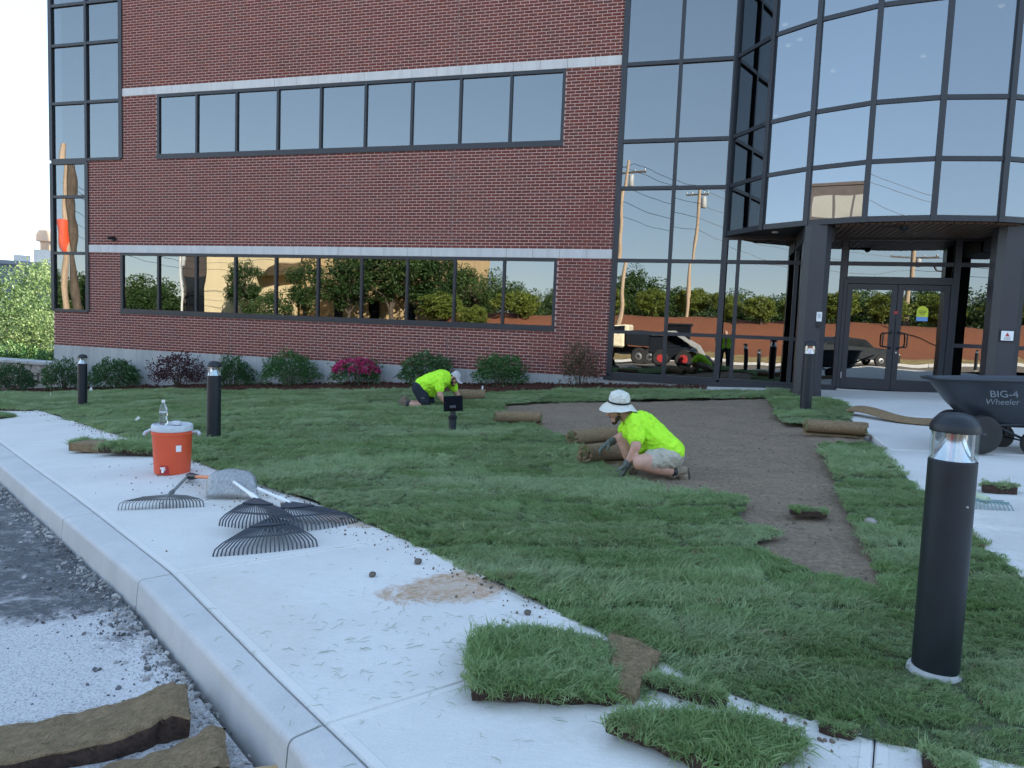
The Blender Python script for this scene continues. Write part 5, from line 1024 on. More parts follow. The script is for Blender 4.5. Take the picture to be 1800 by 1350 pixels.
def head_prims(cc, fwd, up=(0, 0, 1), s=1.0):
    B_ = basis(fwd, up); cc = Vector(cc); P = lambda x, y, z: cc+B_ @ Vector((x, y, z))*s
    return [('e', P(0, -.012, .03), (.077*s, .097*s, .092*s), B_), ('e', P(0, .015, -.045), (.06*s, .078*s, .07*s), B_), ('c', P(0, .09, .01), .011*s, P(0, .113, -.027), .016*s), ('c', P(-.03, .07, -.095), .018*s, P(.03, .07, -.095), .018*s), ('e', P(0, .083, -.108), (.024*s, .02*s, .02*s), B_),
            ('c', P(-.045, .078, .024), .013*s, P(.045, .078, .024), .013*s), ('c', P(-.02, .09, -.066), .009*s, P(.02, .09, -.066), .009*s), ('c', P(-.02, .089, -.08), .009*s, P(.02, .089, -.08), .009*s),
            ('e', P(-.078, -.008, -.01), (.012*s, .02*s, .032*s), B_), ('e', P(.078, -.008, -.01), (.012*s, .02*s, .032*s), B_), ('e', P(-.045, .055, -.03), (.026*s, .03*s, .03*s), B_), ('e', P(.045, .055, -.03), (.026*s, .03*s, .03*s), B_)]
def face_bits(parent, cc, fwd, up=(0, 0, 1), s=1.0, beard=True):
    B_ = basis(fwd, up); cc = Vector(cc); P = lambda x, y, z: cc+B_ @ Vector((x, y, z))*s
    for sd in (-1, 1): blob('eye', [('e', P(sd*.032, .083, .004), (.012*s, .008*s, .007*s), B_)], M['white'], parent, .003, 1); blob('iris', [('e', P(sd*.032, .0905, .004), (.005*s, .003*s, .005*s), B_)], M['black'], parent, .0015, 1)
    hp = [('e', P(0, -.03, .035), (.081*s, .085*s, .088*s), B_), ('c', P(-.05, -.075, -.02), .03*s, P(.05, -.075, -.02), .03*s)]
    for sd in (-1, 1): hp.append(('c', P(sd*.074, .015, .02), .012*s, P(sd*.07, .02, -.045), .01*s)); hp.append(('c', P(sd*.018, .092, .03), .006*s, P(sd*.05, .082, .031), .005*s))
    blob('hair', hp, M['hair'], parent, .006, 2)
    if beard:
        bp_ = [('c', P(-.058, .03, -.075), .02*s, P(0, .078, -.112), .026*s), ('c', P(.058, .03, -.075), .02*s, P(0, .078, -.112), .026*s), ('c', P(-.022, .098, -.055), .006*s, P(.022, .098, -.055), .006*s)]; blob('beard', bp_, M['hair'], parent, .006, 2)
def hand(parent, wrist, fdir, palmn, mat, name, s=1.0, curl=.5, right=True):
    "palm, four fingers of different length and a thumb; fdir along the fingers, palmn out of the palm"
    f = Vector(fdir).normalized(); n_ = Vector(palmn); n_ = (n_-f*n_.dot(f)).normalized(); sd = f.cross(n_)*(1 if right else -1); w0 = Vector(wrist); pr = []
    P = lambda a, b, c_: w0+f*a*s+sd*b*s+n_*c_*s
    pr.append(('c', P(-.045, 0, 0), .033*s, P(.01, 0, 0), .03*s))
    for b_ in (-.03, -.01, .01, .03): pr.append(('c', P(.0, b_*.7, 0), .018*s, P(.085, b_, .004), .0155*s))
    for i, (b_, l) in enumerate(((-.033, .066), (-.011, .078), (.011, .074), (.032, .058))):
        p0 = P(.085, b_, .002); a = curl; p1 = p0+(f*math.cos(a*.6)+n_*math.sin(a*.6)+sd*b_*1.5)*l*.45*s; p2 = p1+(f*math.cos(a*1.3)+n_*math.sin(a*1.3))*l*.32*s; p3 = p2+(f*math.cos(a*1.9)+n_*math.sin(a*1.9))*l*.25*s
        pr += [('c', p0, .0115*s, p1, .0105*s), ('c', p1, .0105*s, p2, .0095*s), ('c', p2, .0095*s, p3, .008*s)]
    t0 = P(.012, -.035, .01); t1 = t0+(f*.6-sd*.7+n_*.35).normalized()*.042*s; t2 = t1+(f*.85-sd*.3+n_*.45).normalized()*.034*s
    pr += [('c', t0, .017*s, t1, .0135*s), ('c', t1, .0135*s, t2, .0095*s)]
    return blob(name, pr, mat, parent, .0055, 3)
def boot(parent, ankle, heel, toe, up, mat, s=1.0, name='boot'):
    a, h, t = Vector(ankle), Vector(heel), Vector(toe); u = Vector(up).normalized(); d = (t-h).normalized(); pr = [('c', a+(a-h).normalized()*.03, .053*s, a, .055*s), ('c', a, .055*s, h+u*.035+d*.03, .047*s), ('c', h+u*.03+d*.03, .046*s, t+u*.035-d*.06, .05*s), ('c', t+u*.035-d*.08, .052*s, t+u*.03-d*.02, .044*s)]
    b_ = blob(name, pr, mat, parent, .008, 3, .004, 30); sd = d.cross(u)
    m = 12; vs = []; out = []
    for i in range(m): aa = 2*PI*i/m; x = math.cos(aa); y = math.sin(aa); q = h+(t-h)*.5+d*x*((t-h).length*.5+.0)+sd*y*.046*s*(1.1 if x > 0 else .9); out.append(q)
    vs = [q-u*.012 for q in out]+[q+u*.012 for q in out]; MB().add([tuple(q) for q in vs], [tuple(range(m)), tuple(reversed(range(m, 2*m)))]+[(i, m+i, m+(i+1) % m, (i+1) % m) for i in range(m)]).build('sole', M['hair'], b_, bevel=.003); return b_
# --- man in the sun hat, half kneeling
p1 = thing('person', 'man in cream sun hat, neon shirt and khaki shorts crouching over a sod roll', 'person', (14.62, -8.93, -2.83), world=True)
HB = Vector((14.262, -8.985, -2.235)); HF = Vector((-.86, -.30, -.42)); neck = (14.375, -8.955, -2.325)
LAT = (.27, -.96, 0)
body1 = head_prims(HB, HF, (0, 0, 1), 1.0)+[('c', HB+Vector((.02, .005, -.05)), .055, neck, .062),
  ('c', (14.47, -8.935, -2.40), .125, (14.60, -8.915, -2.51), .12, (LAT, 1.25)), ('c', (14.60, -8.915, -2.51), .12, (14.735, -8.895, -2.63), .125, (LAT, 1.25)),
  ('c', (14.45, -9.10, -2.36), .06, (14.475, -9.225, -2.545), .046), ('c', (14.475, -9.225, -2.545), .045, (14.405, -9.235, -2.715), .03),
  ('c', (14.37, -8.77, -2.40), .06, (14.27, -8.68, -2.545), .046), ('c', (14.27, -8.68, -2.545), .044, (14.17, -8.745, -2.60), .03),
  ('c', (14.74, -9.0, -2.65), .095, (14.525, -9.29, -2.665), .066), ('c', (14.525, -9.30, -2.675), .062, (14.66, -9.12, -2.735), .062), ('c', (14.66, -9.12, -2.735), .062, (14.80, -8.975, -2.785), .042),
  ('c', (14.70, -8.79, -2.64), .095, (14.305, -8.80, -2.545), .067), ('c', (14.305, -8.80, -2.55), .063, (14.36, -8.81, -2.68), .062), ('c', (14.36, -8.81, -2.68), .06, (14.40, -8.81, -2.80), .043)]
blob('body', body1, M['skin'], p1, .011, 4)
face_bits(p1, HB, HF)
blob('shirt', [('c', (14.40, -8.95, -2.345), .085, (14.48, -8.935, -2.395), .148, (LAT, 1.22)), ('c', (14.475, -8.935, -2.40), .15, (14.61, -8.915, -2.515), .15, (LAT, 1.24)), ('c', (14.61, -8.915, -2.515), .15, (14.725, -8.895, -2.605), .15, (LAT, 1.26)),
  ('c', (14.44, -9.07, -2.35), .088, (14.468, -9.175, -2.475), .074), ('c', (14.39, -8.80, -2.37), .088, (14.31, -8.72, -2.475), .074), ('c', (14.42, -8.98, -2.43), .11, (14.50, -8.96, -2.55), .1)], M['hivis'], p1, .009, 3, .014, 11)
blob('shorts', [('e', (14.74, -8.895, -2.66), (.145, .175, .125), I3), ('c', (14.745, -9.0, -2.655), .112, (14.60, -9.19, -2.66), .089), ('c', (14.71, -8.79, -2.645), .112, (14.46, -8.795, -2.585), .09)], M['khaki'], p1, .011, 4, .012, 14)
HUp = Vector((.06, -.16, 1)).normalized(); hm = Matrix.Translation(HB+Vector((.012, 0, .045))) @ basis(HF-HUp*HF.dot(HUp), HUp).to_4x4()
hat = MB().lathe([(.0, .118), (.05, .114), (.082, .095), (.096, .06), (.1, .02), (.104, .0), (.135, -.018), (.172, -.045), (.178, -.052), (.174, -.054), (.13, -.026), (.09, -.006)], nn=40, mat=hm)
for i, q in enumerate(hat.v):
    v_ = Vector(q); k = noise.noise(v_*14)*.007; l_ = hm.inverted() @ v_; r = math.hypot(l_.x, l_.y)
    if r > .11: a = math.atan2(l_.y, l_.x); k += (r-.11)*(.35*math.cos(2*a)+.1*math.cos(3*a+1))
    hat.v[i] = tuple(v_+HUp*k)
ho = hat.build('hat', M['hat'], p1, smooth=70); MB().lathe([(.1015, .008), (.1055, .008), (.1055, .022), (.1015, .024)], nn=36, mat=hm).build('hat_cord', M['black'], ho, smooth=60)
hand(p1, (14.402, -9.236, -2.72), (-.35, -.06, -.95), (-.9, .2, .1), M['glove'], 'glove', 1.0, .5, True); hand(p1, (14.165, -8.75, -2.603), (-.75, -.3, -.55), (.1, .0, -1), M['glove'], 'glove', 1.0, .7, False)
MB().tube([(14.414, -9.234, -2.675), (14.403, -9.236, -2.715)], .037, 14).build('cuff', M['glove'], p1, smooth=40); MB().tube([(14.205, -8.722, -2.585), (14.17, -8.747, -2.602)], .037, 14).build('cuff', M['glove'], p1, smooth=40)
boot(p1, (14.81, -8.965, -2.785), (14.905, -8.885, -2.745), (14.925, -8.90, -2.90), (-.85, -.5, -.12), M['boot']); boot(p1, (14.405, -8.81, -2.79), (14.44, -8.80, -2.865), (14.20, -8.86, -2.865), (0, 0, 1), M['boot'])
MB().tube([(14.775, -9.0, -2.775), (14.80, -8.975, -2.786)], .055, 16).build('ankle_band', M['black'], p1, smooth=40)
text('--', .08, M['navy'], 'shirt_print', p1, Matrix.Translation((14.44, -8.99, -2.235)) @ basis((.6, .25, -.55), (.35, -.75, .6)).to_4x4() @ Matrix.Rotation(0, 4, 'X'), .001) if False else None
# --- kneeling man in the cap
p2 = thing('person', 'man in pale cap, neon shirt and dark shorts on hands and knees', 'person', (10.35, -4.26, -2.97), world=True)
H2 = Vector((10.785, -4.14, -2.44)); F2 = Vector((.78, .2, -.62)); U2 = Vector((.55, .1, .8)); LT2 = (.283, -.958, 0)
blob('body', head_prims(H2, F2, U2)+[('c', H2+Vector((-.03, -.005, -.03)), .056, (10.66, -4.17, -2.45), .066), ('c', (10.60, -4.19, -2.47), .14, (10.40, -4.245, -2.55), .145, (LT2, 1.2)), ('c', (10.40, -4.245, -2.55), .145, (10.27, -4.28, -2.63), .14, (LT2, 1.2)),
  ('c', (10.61, -4.36, -2.49), .064, (10.665, -4.43, -2.74), .05), ('c', (10.665, -4.43, -2.74), .048, (10.78, -4.36, -2.915), .032), ('c', (10.67, -3.99, -2.52), .064, (10.755, -3.90, -2.74), .05), ('c', (10.755, -3.90, -2.74), .047, (10.865, -3.93, -2.90), .032),
  ('c', (10.26, -4.38, -2.66), .1, (10.40, -4.41, -2.93), .068), ('c', (10.40, -4.41, -2.94), .06, (10.25, -4.43, -2.93), .062), ('c', (10.25, -4.43, -2.93), .06, (10.06, -4.45, -2.93), .042), ('c', (10.24, -4.19, -2.66), .1, (10.36, -4.15, -2.93), .068), ('c', (10.36, -4.15, -2.94), .06, (10.0, -4.2, -2.93), .042)], M['skin'], p2, .012, 4)
face_bits(p2, H2, F2, U2)
blob('shirt', [('c', (10.66, -4.17, -2.46), .1, (10.60, -4.19, -2.475), .165, (LT2, 1.2)), ('c', (10.60, -4.19, -2.475), .168, (10.42, -4.24, -2.555), .175, (LT2, 1.18)), ('c', (10.42, -4.24, -2.555), .175, (10.29, -4.275, -2.61), .165, (LT2, 1.15)), ('c', (10.48, -4.225, -2.6), .15, (10.42, -4.24, -2.68), .12), ('c', (10.61, -4.345, -2.48), .095, (10.645, -4.405, -2.63), .08), ('c', (10.66, -4.0, -2.51), .095, (10.715, -3.94, -2.64), .08)], M['hivis'], p2, .010, 3, .016, 9)
blob('shorts', [('e', (10.25, -4.285, -2.645), (.15, .19, .15), I3), ('c', (10.26, -4.385, -2.67), .118, (10.385, -4.41, -2.87), .095), ('c', (10.24, -4.19, -2.67), .118, (10.35, -4.155, -2.87), .095)], M['navy'], p2, .012, 4, .01, 13)
U2n = U2.normalized(); cmx = Matrix.Translation(H2+U2n*.03) @ basis(F2-U2n*F2.dot(U2n), U2n).to_4x4()
cp = MB().lathe([(.0, .096), (.04, .09), (.072, .068), (.089, .03), (.094, -.005), (.088, -.006)], nn=28, mat=cmx, sy=1.12)
cpo = cp.build('cap', M['cap'], p2, smooth=60); vs = []; m = 12
for i in range(m+1):
    a = R_(20)+R_(140)*i/m; x = .092*math.cos(a); y = .102*math.sin(a); yo = .1+.085*math.sin(PI*i/m)**.7
    for (xx, yy, zz) in ((x, y, .006), (x*1.02, max(y, yo), -.022-.02*abs(math.cos(a))), (x*1.02, max(y, yo), -.027-.02*abs(math.cos(a))), (x, y, 0)): vs.append(cmx @ Vector((xx, yy, zz)))
MB().add(vs, [(i*4+j, i*4+(j+1) % 4, i*4+4+(j+1) % 4, i*4+4+j) for i in range(m) for j in range(4)]).build('brim', M['cap'], cpo, smooth=50)
hand(p2, (10.785, -4.36, -2.92), (.9, .2, -.35), (.1, 0, -1), M['glove'], 'glove', 1, .6, True); hand(p2, (10.87, -3.93, -2.905), (.9, .1, -.35), (.1, 0, -1), M['glove'], 'glove', 1, .6, False)
boot(p2, (10.05, -4.455, -2.925), (9.955, -4.475, -2.85), (9.93, -4.485, -3.01), (.95, .1, .2), M['boot2']); boot(p2, (9.98, -4.21, -2.925), (9.89, -4.22, -2.84), (9.86, -4.23, -3.0), (.95, .1, .2), M['boot2'])
MB().tube([(10.12, -4.447, -2.93), (10.07, -4.452, -2.928)], .056, 14).build('sock', M['black'], p2, smooth=40); MB().box(10.355, 10.415, -4.515, -4.505, -2.80, -2.795).build('pocket_seam', M['steel'], p2)
# --- the photographer, seen only as a reflection in the glass
PZ = zroad(15.3, -16.05); p3 = thing('person', 'photographer in neon shirt and dark trousers holding up a phone, reflected in the glass', 'person', (15.3, -16.02, PZ), 0, world=True)
o3 = Vector((15.25, -16.02, PZ)); Q = lambda x, y, z: o3+Vector((x, y, z))
blob('body', head_prims(Q(0, .05, 1.62), (0, 1, -.05))+[('c', Q(0, .0, 1.42), .06, Q(0, .02, 1.55), .055), ('c', Q(-.2, 0, 1.38), .055, Q(-.33, .12, 1.2), .045), ('c', Q(-.33, .12, 1.2), .043, Q(-.16, .36, 1.4), .03), ('c', Q(.2, 0, 1.38), .055, Q(.33, .12, 1.2), .045), ('c', Q(.33, .12, 1.2), .043, Q(.02, .36, 1.4), .03), ('c', Q(0, 0, 1.0), .13, Q(0, 0, 1.35), .13)], M['skin'], p3, .014, 4)
blob('shirt', [('c', Q(-.09, 0, 1.33), .13, Q(-.06, 0, .93), .13), ('c', Q(.09, 0, 1.33), .13, Q(.06, 0, .93), .13), ('c', Q(-.19, 0, 1.38), .085, Q(-.28, .08, 1.26), .075), ('c', Q(.19, 0, 1.38), .085, Q(.28, .08, 1.26), .075)], M['hivis'], p3, .014, 4, .01, 8)
blob('trousers', [('e', Q(0, 0, .9), (.18, .13, .13), I3), ('c', Q(-.1, 0, .88), .105, Q(-.12, .02, .5), .078), ('c', Q(-.12, .02, .5), .078, Q(-.13, 0, .1), .065), ('c', Q(.1, 0, .88), .105, Q(.12, .02, .5), .078), ('c', Q(.12, .02, .5), .078, Q(.13, 0, .1), .065)], M['navy'], p3, .014, 4, .01, 9)
boot(p3, Q(-.13, -.02, .1), Q(-.13, -.07, .02), Q(-.14, .2, .02), (0, 0, 1), M['boot2']); boot(p3, Q(.13, -.02, .1), Q(.13, -.07, .02), Q(.14, .2, .02), (0, 0, 1), M['boot2'])
hand(p3, Q(-.155, .365, 1.41), (.35, .2, .9), (.9, .1, 0), M['skin'], 'hand', 1, .5, True); hand(p3, Q(.015, .365, 1.41), (-.35, .2, .9), (-.9, .1, 0), M['skin'], 'hand', 1, .5, False)
face_bits(p3, Q(0, .05, 1.62), (0, 1, -.05), beard=False)
ph = tag(MB().box(15.11, 15.185, -15.575, -15.567, CAMP.z-.12, CAMP.z+.015).build('phone', M['black'], bevel=.003), 'black phone held up by the photographer, reflected in the glass beside the doors', 'phone')
# ================================================================== SMALL THINGS ON THE GROUND
def rock(label, x, y, s, z=0, mat='rock', name='stone', group=None):
    bm = bmesh.new(); bmesh.ops.create_icosphere(bm, subdivisions=2, radius=s)
    for v in bm.verts: v.co *= 1+.22*noise.noise(v.co*9/s*.12+Vector((x, y, 0))); v.co.z *= .72
    me = D.meshes.new(name); bm.to_mesh(me); bm.free(); me.materials.append(M[mat]); sm(me, 50); o = link(name, me); o.location = (x, y, G(x, y)+s*.55+z); return tag(o, label, 'stone', group)
rock('dark brown stone on the sidewalk beside the sandy stain', 13.52, -11.76, .024); rock('brown stone on the sidewalk, the left one of the two in front of the rakes', 13.36, -12.02, .021); rock('small grey stone on the sidewalk behind the large sod square', 14.33, -12.3, .018); rock('small pink grey stone by the white rake ferrules', 11.95, -10.78, .025)
rock('pale flat stone at the edge of the right sod strip', 16.2, -10.2, .045, -.02, 'fieldstone')
def flag(label, x, y, kind):
    t = thing('marker_flag', label, 'marker flag', (x, y, G(x, y)), rng.uniform(0, 6), 'white markers in the lawn')
    if kind == 0: MB().tube([(0, 0, -.03), (.02, 0, .14)], .006, 6).tube([(.01, 0, .07), (.05, .02, .01)], .006, 6).build('stick', M['white'], t)
    elif kind == 1: MB().add([(-.07, 0, .0), (.07, 0, .0), (0, .0, .15), (-.07, .015, 0), (.07, .015, 0), (0, .015, .15)], [(0, 1, 2), (5, 4, 3), (0, 2, 5, 3), (1, 4, 5, 2), (0, 3, 4, 1)]).build('paper', M['white'], t)
    else: MB().box(-.02, .02, -.004, .004, -.02, .16, Matrix.Rotation(.75, 4, 'Y')).build('paper', M['white'], t)
    return t
flag('thin forked white marker at the far left of the lawn', .3, -2.8, 0); flag('white triangular tag standing before the dark green shrub at the back of the lawn', -.05, -1.35, 1)
f3 = flag('white paper strip marker in the lawn left of the cooler', 6.68, -6.9, 2); f3.rotation_euler = (0, 0, .3)
f4 = flag('tiny white tag standing in front of the bright green shrub', 10.5, -1.75, 2); f4.rotation_euler = (0, -.7, .3); f4.scale = (.8, .8, .8)
def along(n_, fx, fy, sp): return None
def sc_pts(n_, xr, yr, test, zf, smin, smax, col, name, pw=2.5):
    P = np.column_stack([rng.uniform(*xr, n_), rng.uniform(*yr, n_)]); k = np.array([test(x, y) for x, y in P]); P = P[k]; z = np.array([zf(x, y) for x, y in P]); s = smin+(smax-smin)*rng.random(len(P))**pw
    return scatter(name, np.column_stack([P, z]), rng.uniform(0, 6.28, (len(P), 3))*np.array([.3, .3, 1]), s, col)
inS = lambda x, y: bool(inpoly(np.array([[x, y]]), SOIL)[0])
sc_pts(14000, (11.6, 16.9), (-11.7, -1.8), inS, lambda x, y: zsoil(x, y)+.002, .003, .03, CLODS, 'soil_clods', 12)
def mul_t(x, y): return interp([q for q in MUL[:-1]], x)-.1 < y < 0.02
sc_pts(16000, (-5, 14.9), (-2.1, .1), mul_t, lambda x, y: zmul(x, y)+.01, .03, .085, CHIPS, 'mulch_chips', 1)
dE = lambda x, y: interp(EL, x)-y
def sc_line(n_, line, x0, x1, sgn, lam, zf, smin, smax, col, name, pw, test=None, off=0):
    X = rng.uniform(x0, x1, n_); dd = rng.exponential(lam, n_)+off; Y = np.array([interp(line, x) for x in X])+sgn*dd*1.2; P = np.column_stack([X, Y]); k = np.array([test(x, y) if test else True for x, y in P]); P = P[k]
    s_ = smin+(smax-smin)*rng.random(len(P))**pw; return scatter(name, np.column_stack([P, [zf(x, y) for x, y in P]]), rng.uniform(0, 6.28, (len(P), 3))*np.array([.4, .4, 1]), s_, col)
sc_line(2600, EL, 2, 15.6, -1, .09, lambda x, y: G(x, y)+.002, .004, .024, CLODS, 'dirt_crumbs', 3, lambda x, y: nz(x, y, 1.6) > -.25 and y > interp(JL, x))
sc_line(500, EL, 9, 12.6, -1, .35, lambda x, y: G(x, y)+.002, .004, .022, CLODS, 'dirt_crumbs', 3, lambda x, y: y > interp(JL, x))
sc_line(2600, KL, 6, 14.6, -1, .07, lambda x, y: zroad(x, y)+.002, .005, .05, RUBBLE, 'kerb_rubble', 5, lambda x, y: nz(x, y, 2.0) > -.2, .035)
sc_line(3200, KL, 6, 14.6, -1, .11, lambda x, y: zroad(x, y)+.002, .005, .038, GCHIP, 'broken_asphalt', 5, lambda x, y: nz(x, y, 2.6, 4) > -.15, .035)
sc_line(900, KL, 11.5, 14.2, -1, .3, lambda x, y: zroad(x, y)+.002, .003, .014, GCHIP, 'broken_asphalt', 4, None, .035)
# grass clippings on the walk
CL = []
for i in range(4):
    b = MB(); pts = [(-.5, 0, 0), (-.15, .05*rng.normal(), .03), (.2, .08*rng.normal(), .05), (.5, .15*rng.normal(), 0)]; b.tube(pts, [.008, .017, .016, .005], 4); CL.append(D.objects.new('clipping', b.mesh('clipping', M['grass'])))
CLIP = lib('clippings', CL)
def clip_t(x, y): return interp(JL, x)-.15 < y < interp(EL, x) and rng.random() < .15+1.0*math.exp(-((x-13.95)**2+(y+12.75)**2)/.25)+.7*math.exp(-((x-15.4)**2+(y+13.1)**2)/.2)
P = np.column_stack([rng.uniform(12.5, 16, 2600), rng.uniform(-13.8, -11, 2600)]); P = P[[clip_t(x, y) for x, y in P]]
scatter('grass_clippings', np.column_stack([P, [G(x, y)+.003 for x, y in P]]), np.column_stack([np.zeros(len(P)), np.zeros(len(P)), rng.uniform(0, 6.28, len(P))]), rng.uniform(.02, .055, len(P)), CLIP)
# ================================================================== WHAT STANDS BEHIND THE CAMERA (seen in the glass)
def sstep(a, b, x): t = min(1, max(0, (x-a)/(b-a))); return t*t*(3-2*t)
def zberm(x, y):
    s = sstep(-35.0, -42, y); e = sstep(-16, -6, x)*(1-sstep(40, 60, x)); base = G(min(x, 22), -33)+.02
    return base+(.25*sstep(-33.3, -35, y))+s*(-.75-base+.012*(x-10))*e+.12*nz(x, y, .4)*s+.05*nz(x, y, 1.5)*s
fk = tag(thing('far_kerb', None, None, (0, -33, -3), world=True), kind='structure')
for i in range(30): x = -40+i*3.2; MB().add([(x+.02, -33.0, G(x, -33)-.2), (x+3.18, -33.0, G(x+3.2, -33)-.2), (x+3.18, -33.0, G(x+3.2, -33)+.02), (x+.02, -33.0, G(x, -33)+.02), (x+.02, -33.2, G(x, -33)-.2), (x+3.18, -33.2, G(x+3.2, -33)-.2), (x+3.18, -33.2, G(x+3.2, -33)+.02), (x+.02, -33.2, G(x, -33)+.02)], [(0, 3, 2, 1), (4, 5, 6, 7), (3, 7, 6, 2), (0, 4, 7, 3), (1, 2, 6, 5)]).build('kerb_section', M['stone'], fk)
sheet('verge', [(-60, -33.15), (60, -33.15), (60, -36.4), (-60, -36.4)], M['drygrass'], zberm, .8)
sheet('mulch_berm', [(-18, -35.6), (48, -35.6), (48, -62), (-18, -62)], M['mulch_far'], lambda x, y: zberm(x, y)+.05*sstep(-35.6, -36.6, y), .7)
sheet('woodland_floor', [(-120, -36), (-18, -36), (-18, -61), (48, -61), (110, -45), (110, -120), (-120, -120)], M['terrain'], lambda x, y: max(zberm(x, max(y, -61)), -4.9) if x > -18 else -4.6, 3)
CB = [crown_mesh('foliage', M['leaf_clipped'], 150, 60, .95, .8, .085, .16, s_) for s_ in (2, 7)]
def clipped(x, y, wd, h, lb):
    t = thing('clipped_shrub', lb, 'clipped shrub', (x, y, zberm(x, y)), rng.uniform(0, 6), 'round clipped shrubs on the mulch berm, reflected in the glass'); f = link('foliage', CB[rng.integers(0, 2)], t); f.scale = (wd/2, wd/2, h/1.75); f.location = (0, 0, h*.5+.25); tr = link('trunk', TR['far'], t); tr.scale = (.5, .5, .12)
for i, (x, y, wd, h) in enumerate([(-17.2, -40.5, 3.4, 2.2), (-12.8, -40.5, 3.2, 2.2), (-7.6, -40, 4.2, 2.6), (-4.0, -38.8, 2.8, 2.0), (-1.1, -40.5, 3.4, 2.2), (2.6, -43.5, 2.6, 1.9), (5.6, -42, 3.2, 2.3), (9.3, -42.5, 3.0, 2.2), (12.6, -43.5, 3.0, 2.2), (15.4, -42, 2.8, 2.0), (17.8, -40.8, 2.4, 2.0), (20.4, -41, 2.6, 2.0), (23.2, -42, 3.0, 2.2), (26.5, -42, 3.2, 2.2), (30, -43, 3.4, 2.3), (34, -42, 3.2, 2.2)]): clipped(x, y, wd, h, ORD[i]+' clipped shrub from the left on the red mulch berm reflected in the glass')
def ztree(x, y): return (max(zberm(x, max(y, -61)), -4.9) if x > -18 else -4.6)-.3
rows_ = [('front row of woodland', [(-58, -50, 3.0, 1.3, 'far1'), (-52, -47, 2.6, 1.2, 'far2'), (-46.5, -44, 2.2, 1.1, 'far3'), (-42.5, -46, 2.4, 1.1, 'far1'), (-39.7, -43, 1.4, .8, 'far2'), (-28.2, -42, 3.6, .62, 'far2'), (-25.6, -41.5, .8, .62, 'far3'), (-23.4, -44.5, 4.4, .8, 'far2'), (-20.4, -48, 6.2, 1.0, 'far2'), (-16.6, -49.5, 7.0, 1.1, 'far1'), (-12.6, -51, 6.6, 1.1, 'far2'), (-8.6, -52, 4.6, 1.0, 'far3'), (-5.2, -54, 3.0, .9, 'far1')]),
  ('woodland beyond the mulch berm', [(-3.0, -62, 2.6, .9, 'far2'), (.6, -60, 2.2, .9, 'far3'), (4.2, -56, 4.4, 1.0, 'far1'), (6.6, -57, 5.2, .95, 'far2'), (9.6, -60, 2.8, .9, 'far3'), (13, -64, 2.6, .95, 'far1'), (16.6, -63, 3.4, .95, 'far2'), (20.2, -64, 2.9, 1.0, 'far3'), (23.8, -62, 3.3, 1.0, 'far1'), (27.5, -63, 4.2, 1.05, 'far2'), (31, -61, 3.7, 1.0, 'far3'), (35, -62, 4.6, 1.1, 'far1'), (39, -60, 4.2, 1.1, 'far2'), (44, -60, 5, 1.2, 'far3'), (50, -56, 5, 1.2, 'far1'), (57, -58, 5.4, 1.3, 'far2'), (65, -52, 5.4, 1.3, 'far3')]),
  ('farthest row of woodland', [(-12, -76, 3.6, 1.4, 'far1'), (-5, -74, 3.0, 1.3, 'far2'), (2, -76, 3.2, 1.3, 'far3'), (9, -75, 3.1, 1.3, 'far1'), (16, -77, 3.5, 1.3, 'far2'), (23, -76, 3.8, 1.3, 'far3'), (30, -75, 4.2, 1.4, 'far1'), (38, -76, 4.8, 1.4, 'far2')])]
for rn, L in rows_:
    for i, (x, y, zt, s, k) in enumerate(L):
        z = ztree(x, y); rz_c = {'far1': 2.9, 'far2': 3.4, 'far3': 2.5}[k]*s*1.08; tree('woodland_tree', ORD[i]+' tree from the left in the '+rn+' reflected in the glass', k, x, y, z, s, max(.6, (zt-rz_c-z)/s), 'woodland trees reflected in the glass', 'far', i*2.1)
# tan shed and its dark neighbour
tb = thing('tan_shed', 'sunlit tan industrial shed reflected in the lower windows', 'building', (-30, -48, -4.6), world=True)
MB().box(-35.0, -29.8, -60, -45, -5, 6.2).build('wall', M['tan'], tb); MB().box(-28.6, -10.5, -62, -52, -5, 6.4).build('wall', M['tan2'], tb); MB().add([(-29.8, -46, 2.6), (-28.4, -44.6, 2.2), (-28.4, -56, 3.6), (-29.8, -56, 3.6), (-27, -44.6, 3.6), (-27, -56, 5)], [(0, 1, 2, 3), (1, 4, 5, 2)]).build('roof', M['steel'], tb)
b = MB()
for x in (-24.5, -20.5, -16.5, -12.5): b.box(x, x+1.2, -52.05, -51.95, -2.5, .5)
b.build('window', M['darkglass'], tb)
db = thing('dark_brick_house', 'dark brick building with black windows reflected beside the tan shed', 'building', (-37, -46, -4.6), world=True)
MB().box(-39.0, -35.05, -60, -46, -5, 6).build('wall', M['darkbrick'], db)
b = MB()
for x in (-38.6, -36.9): b.box(x, x+1.4, -46.04, -45.95, -1.5, 2.2)
b.build('window', M['darkglass'], db)
ob = thing('dark_office_block', 'dark flat roofed office block with tall windows reflected in the curved bay', 'building', (0, 0, 0), world=True)
od = Vector((-.708, -.706, 0)); oc = Vector((16.6, -1.6, 0))+od*120; ot = Vector((.706, -.708, 0)); obm = Matrix.Translation(oc) @ Matrix.Rotation(math.atan2(ot.y, ot.x), 4, 'Z')
MB().box(0, 22, -12, 0, -6, 24.2, obm).box(-.2, 22.2, -12.2, .2, 23.9, 24.4, obm).build('wall', M['darkbrick'], ob)
for i in range(7): wf0 = MB().box(.8+i*3, 3.6+i*3, .0, .1, 18.6, 22.2, obm).build('window', M['frame'], ob); MB().box(.9+i*3, 3.5+i*3, .1, .14, 18.7, 22.1, obm).build('pane', M['dull_pane'], wf0)
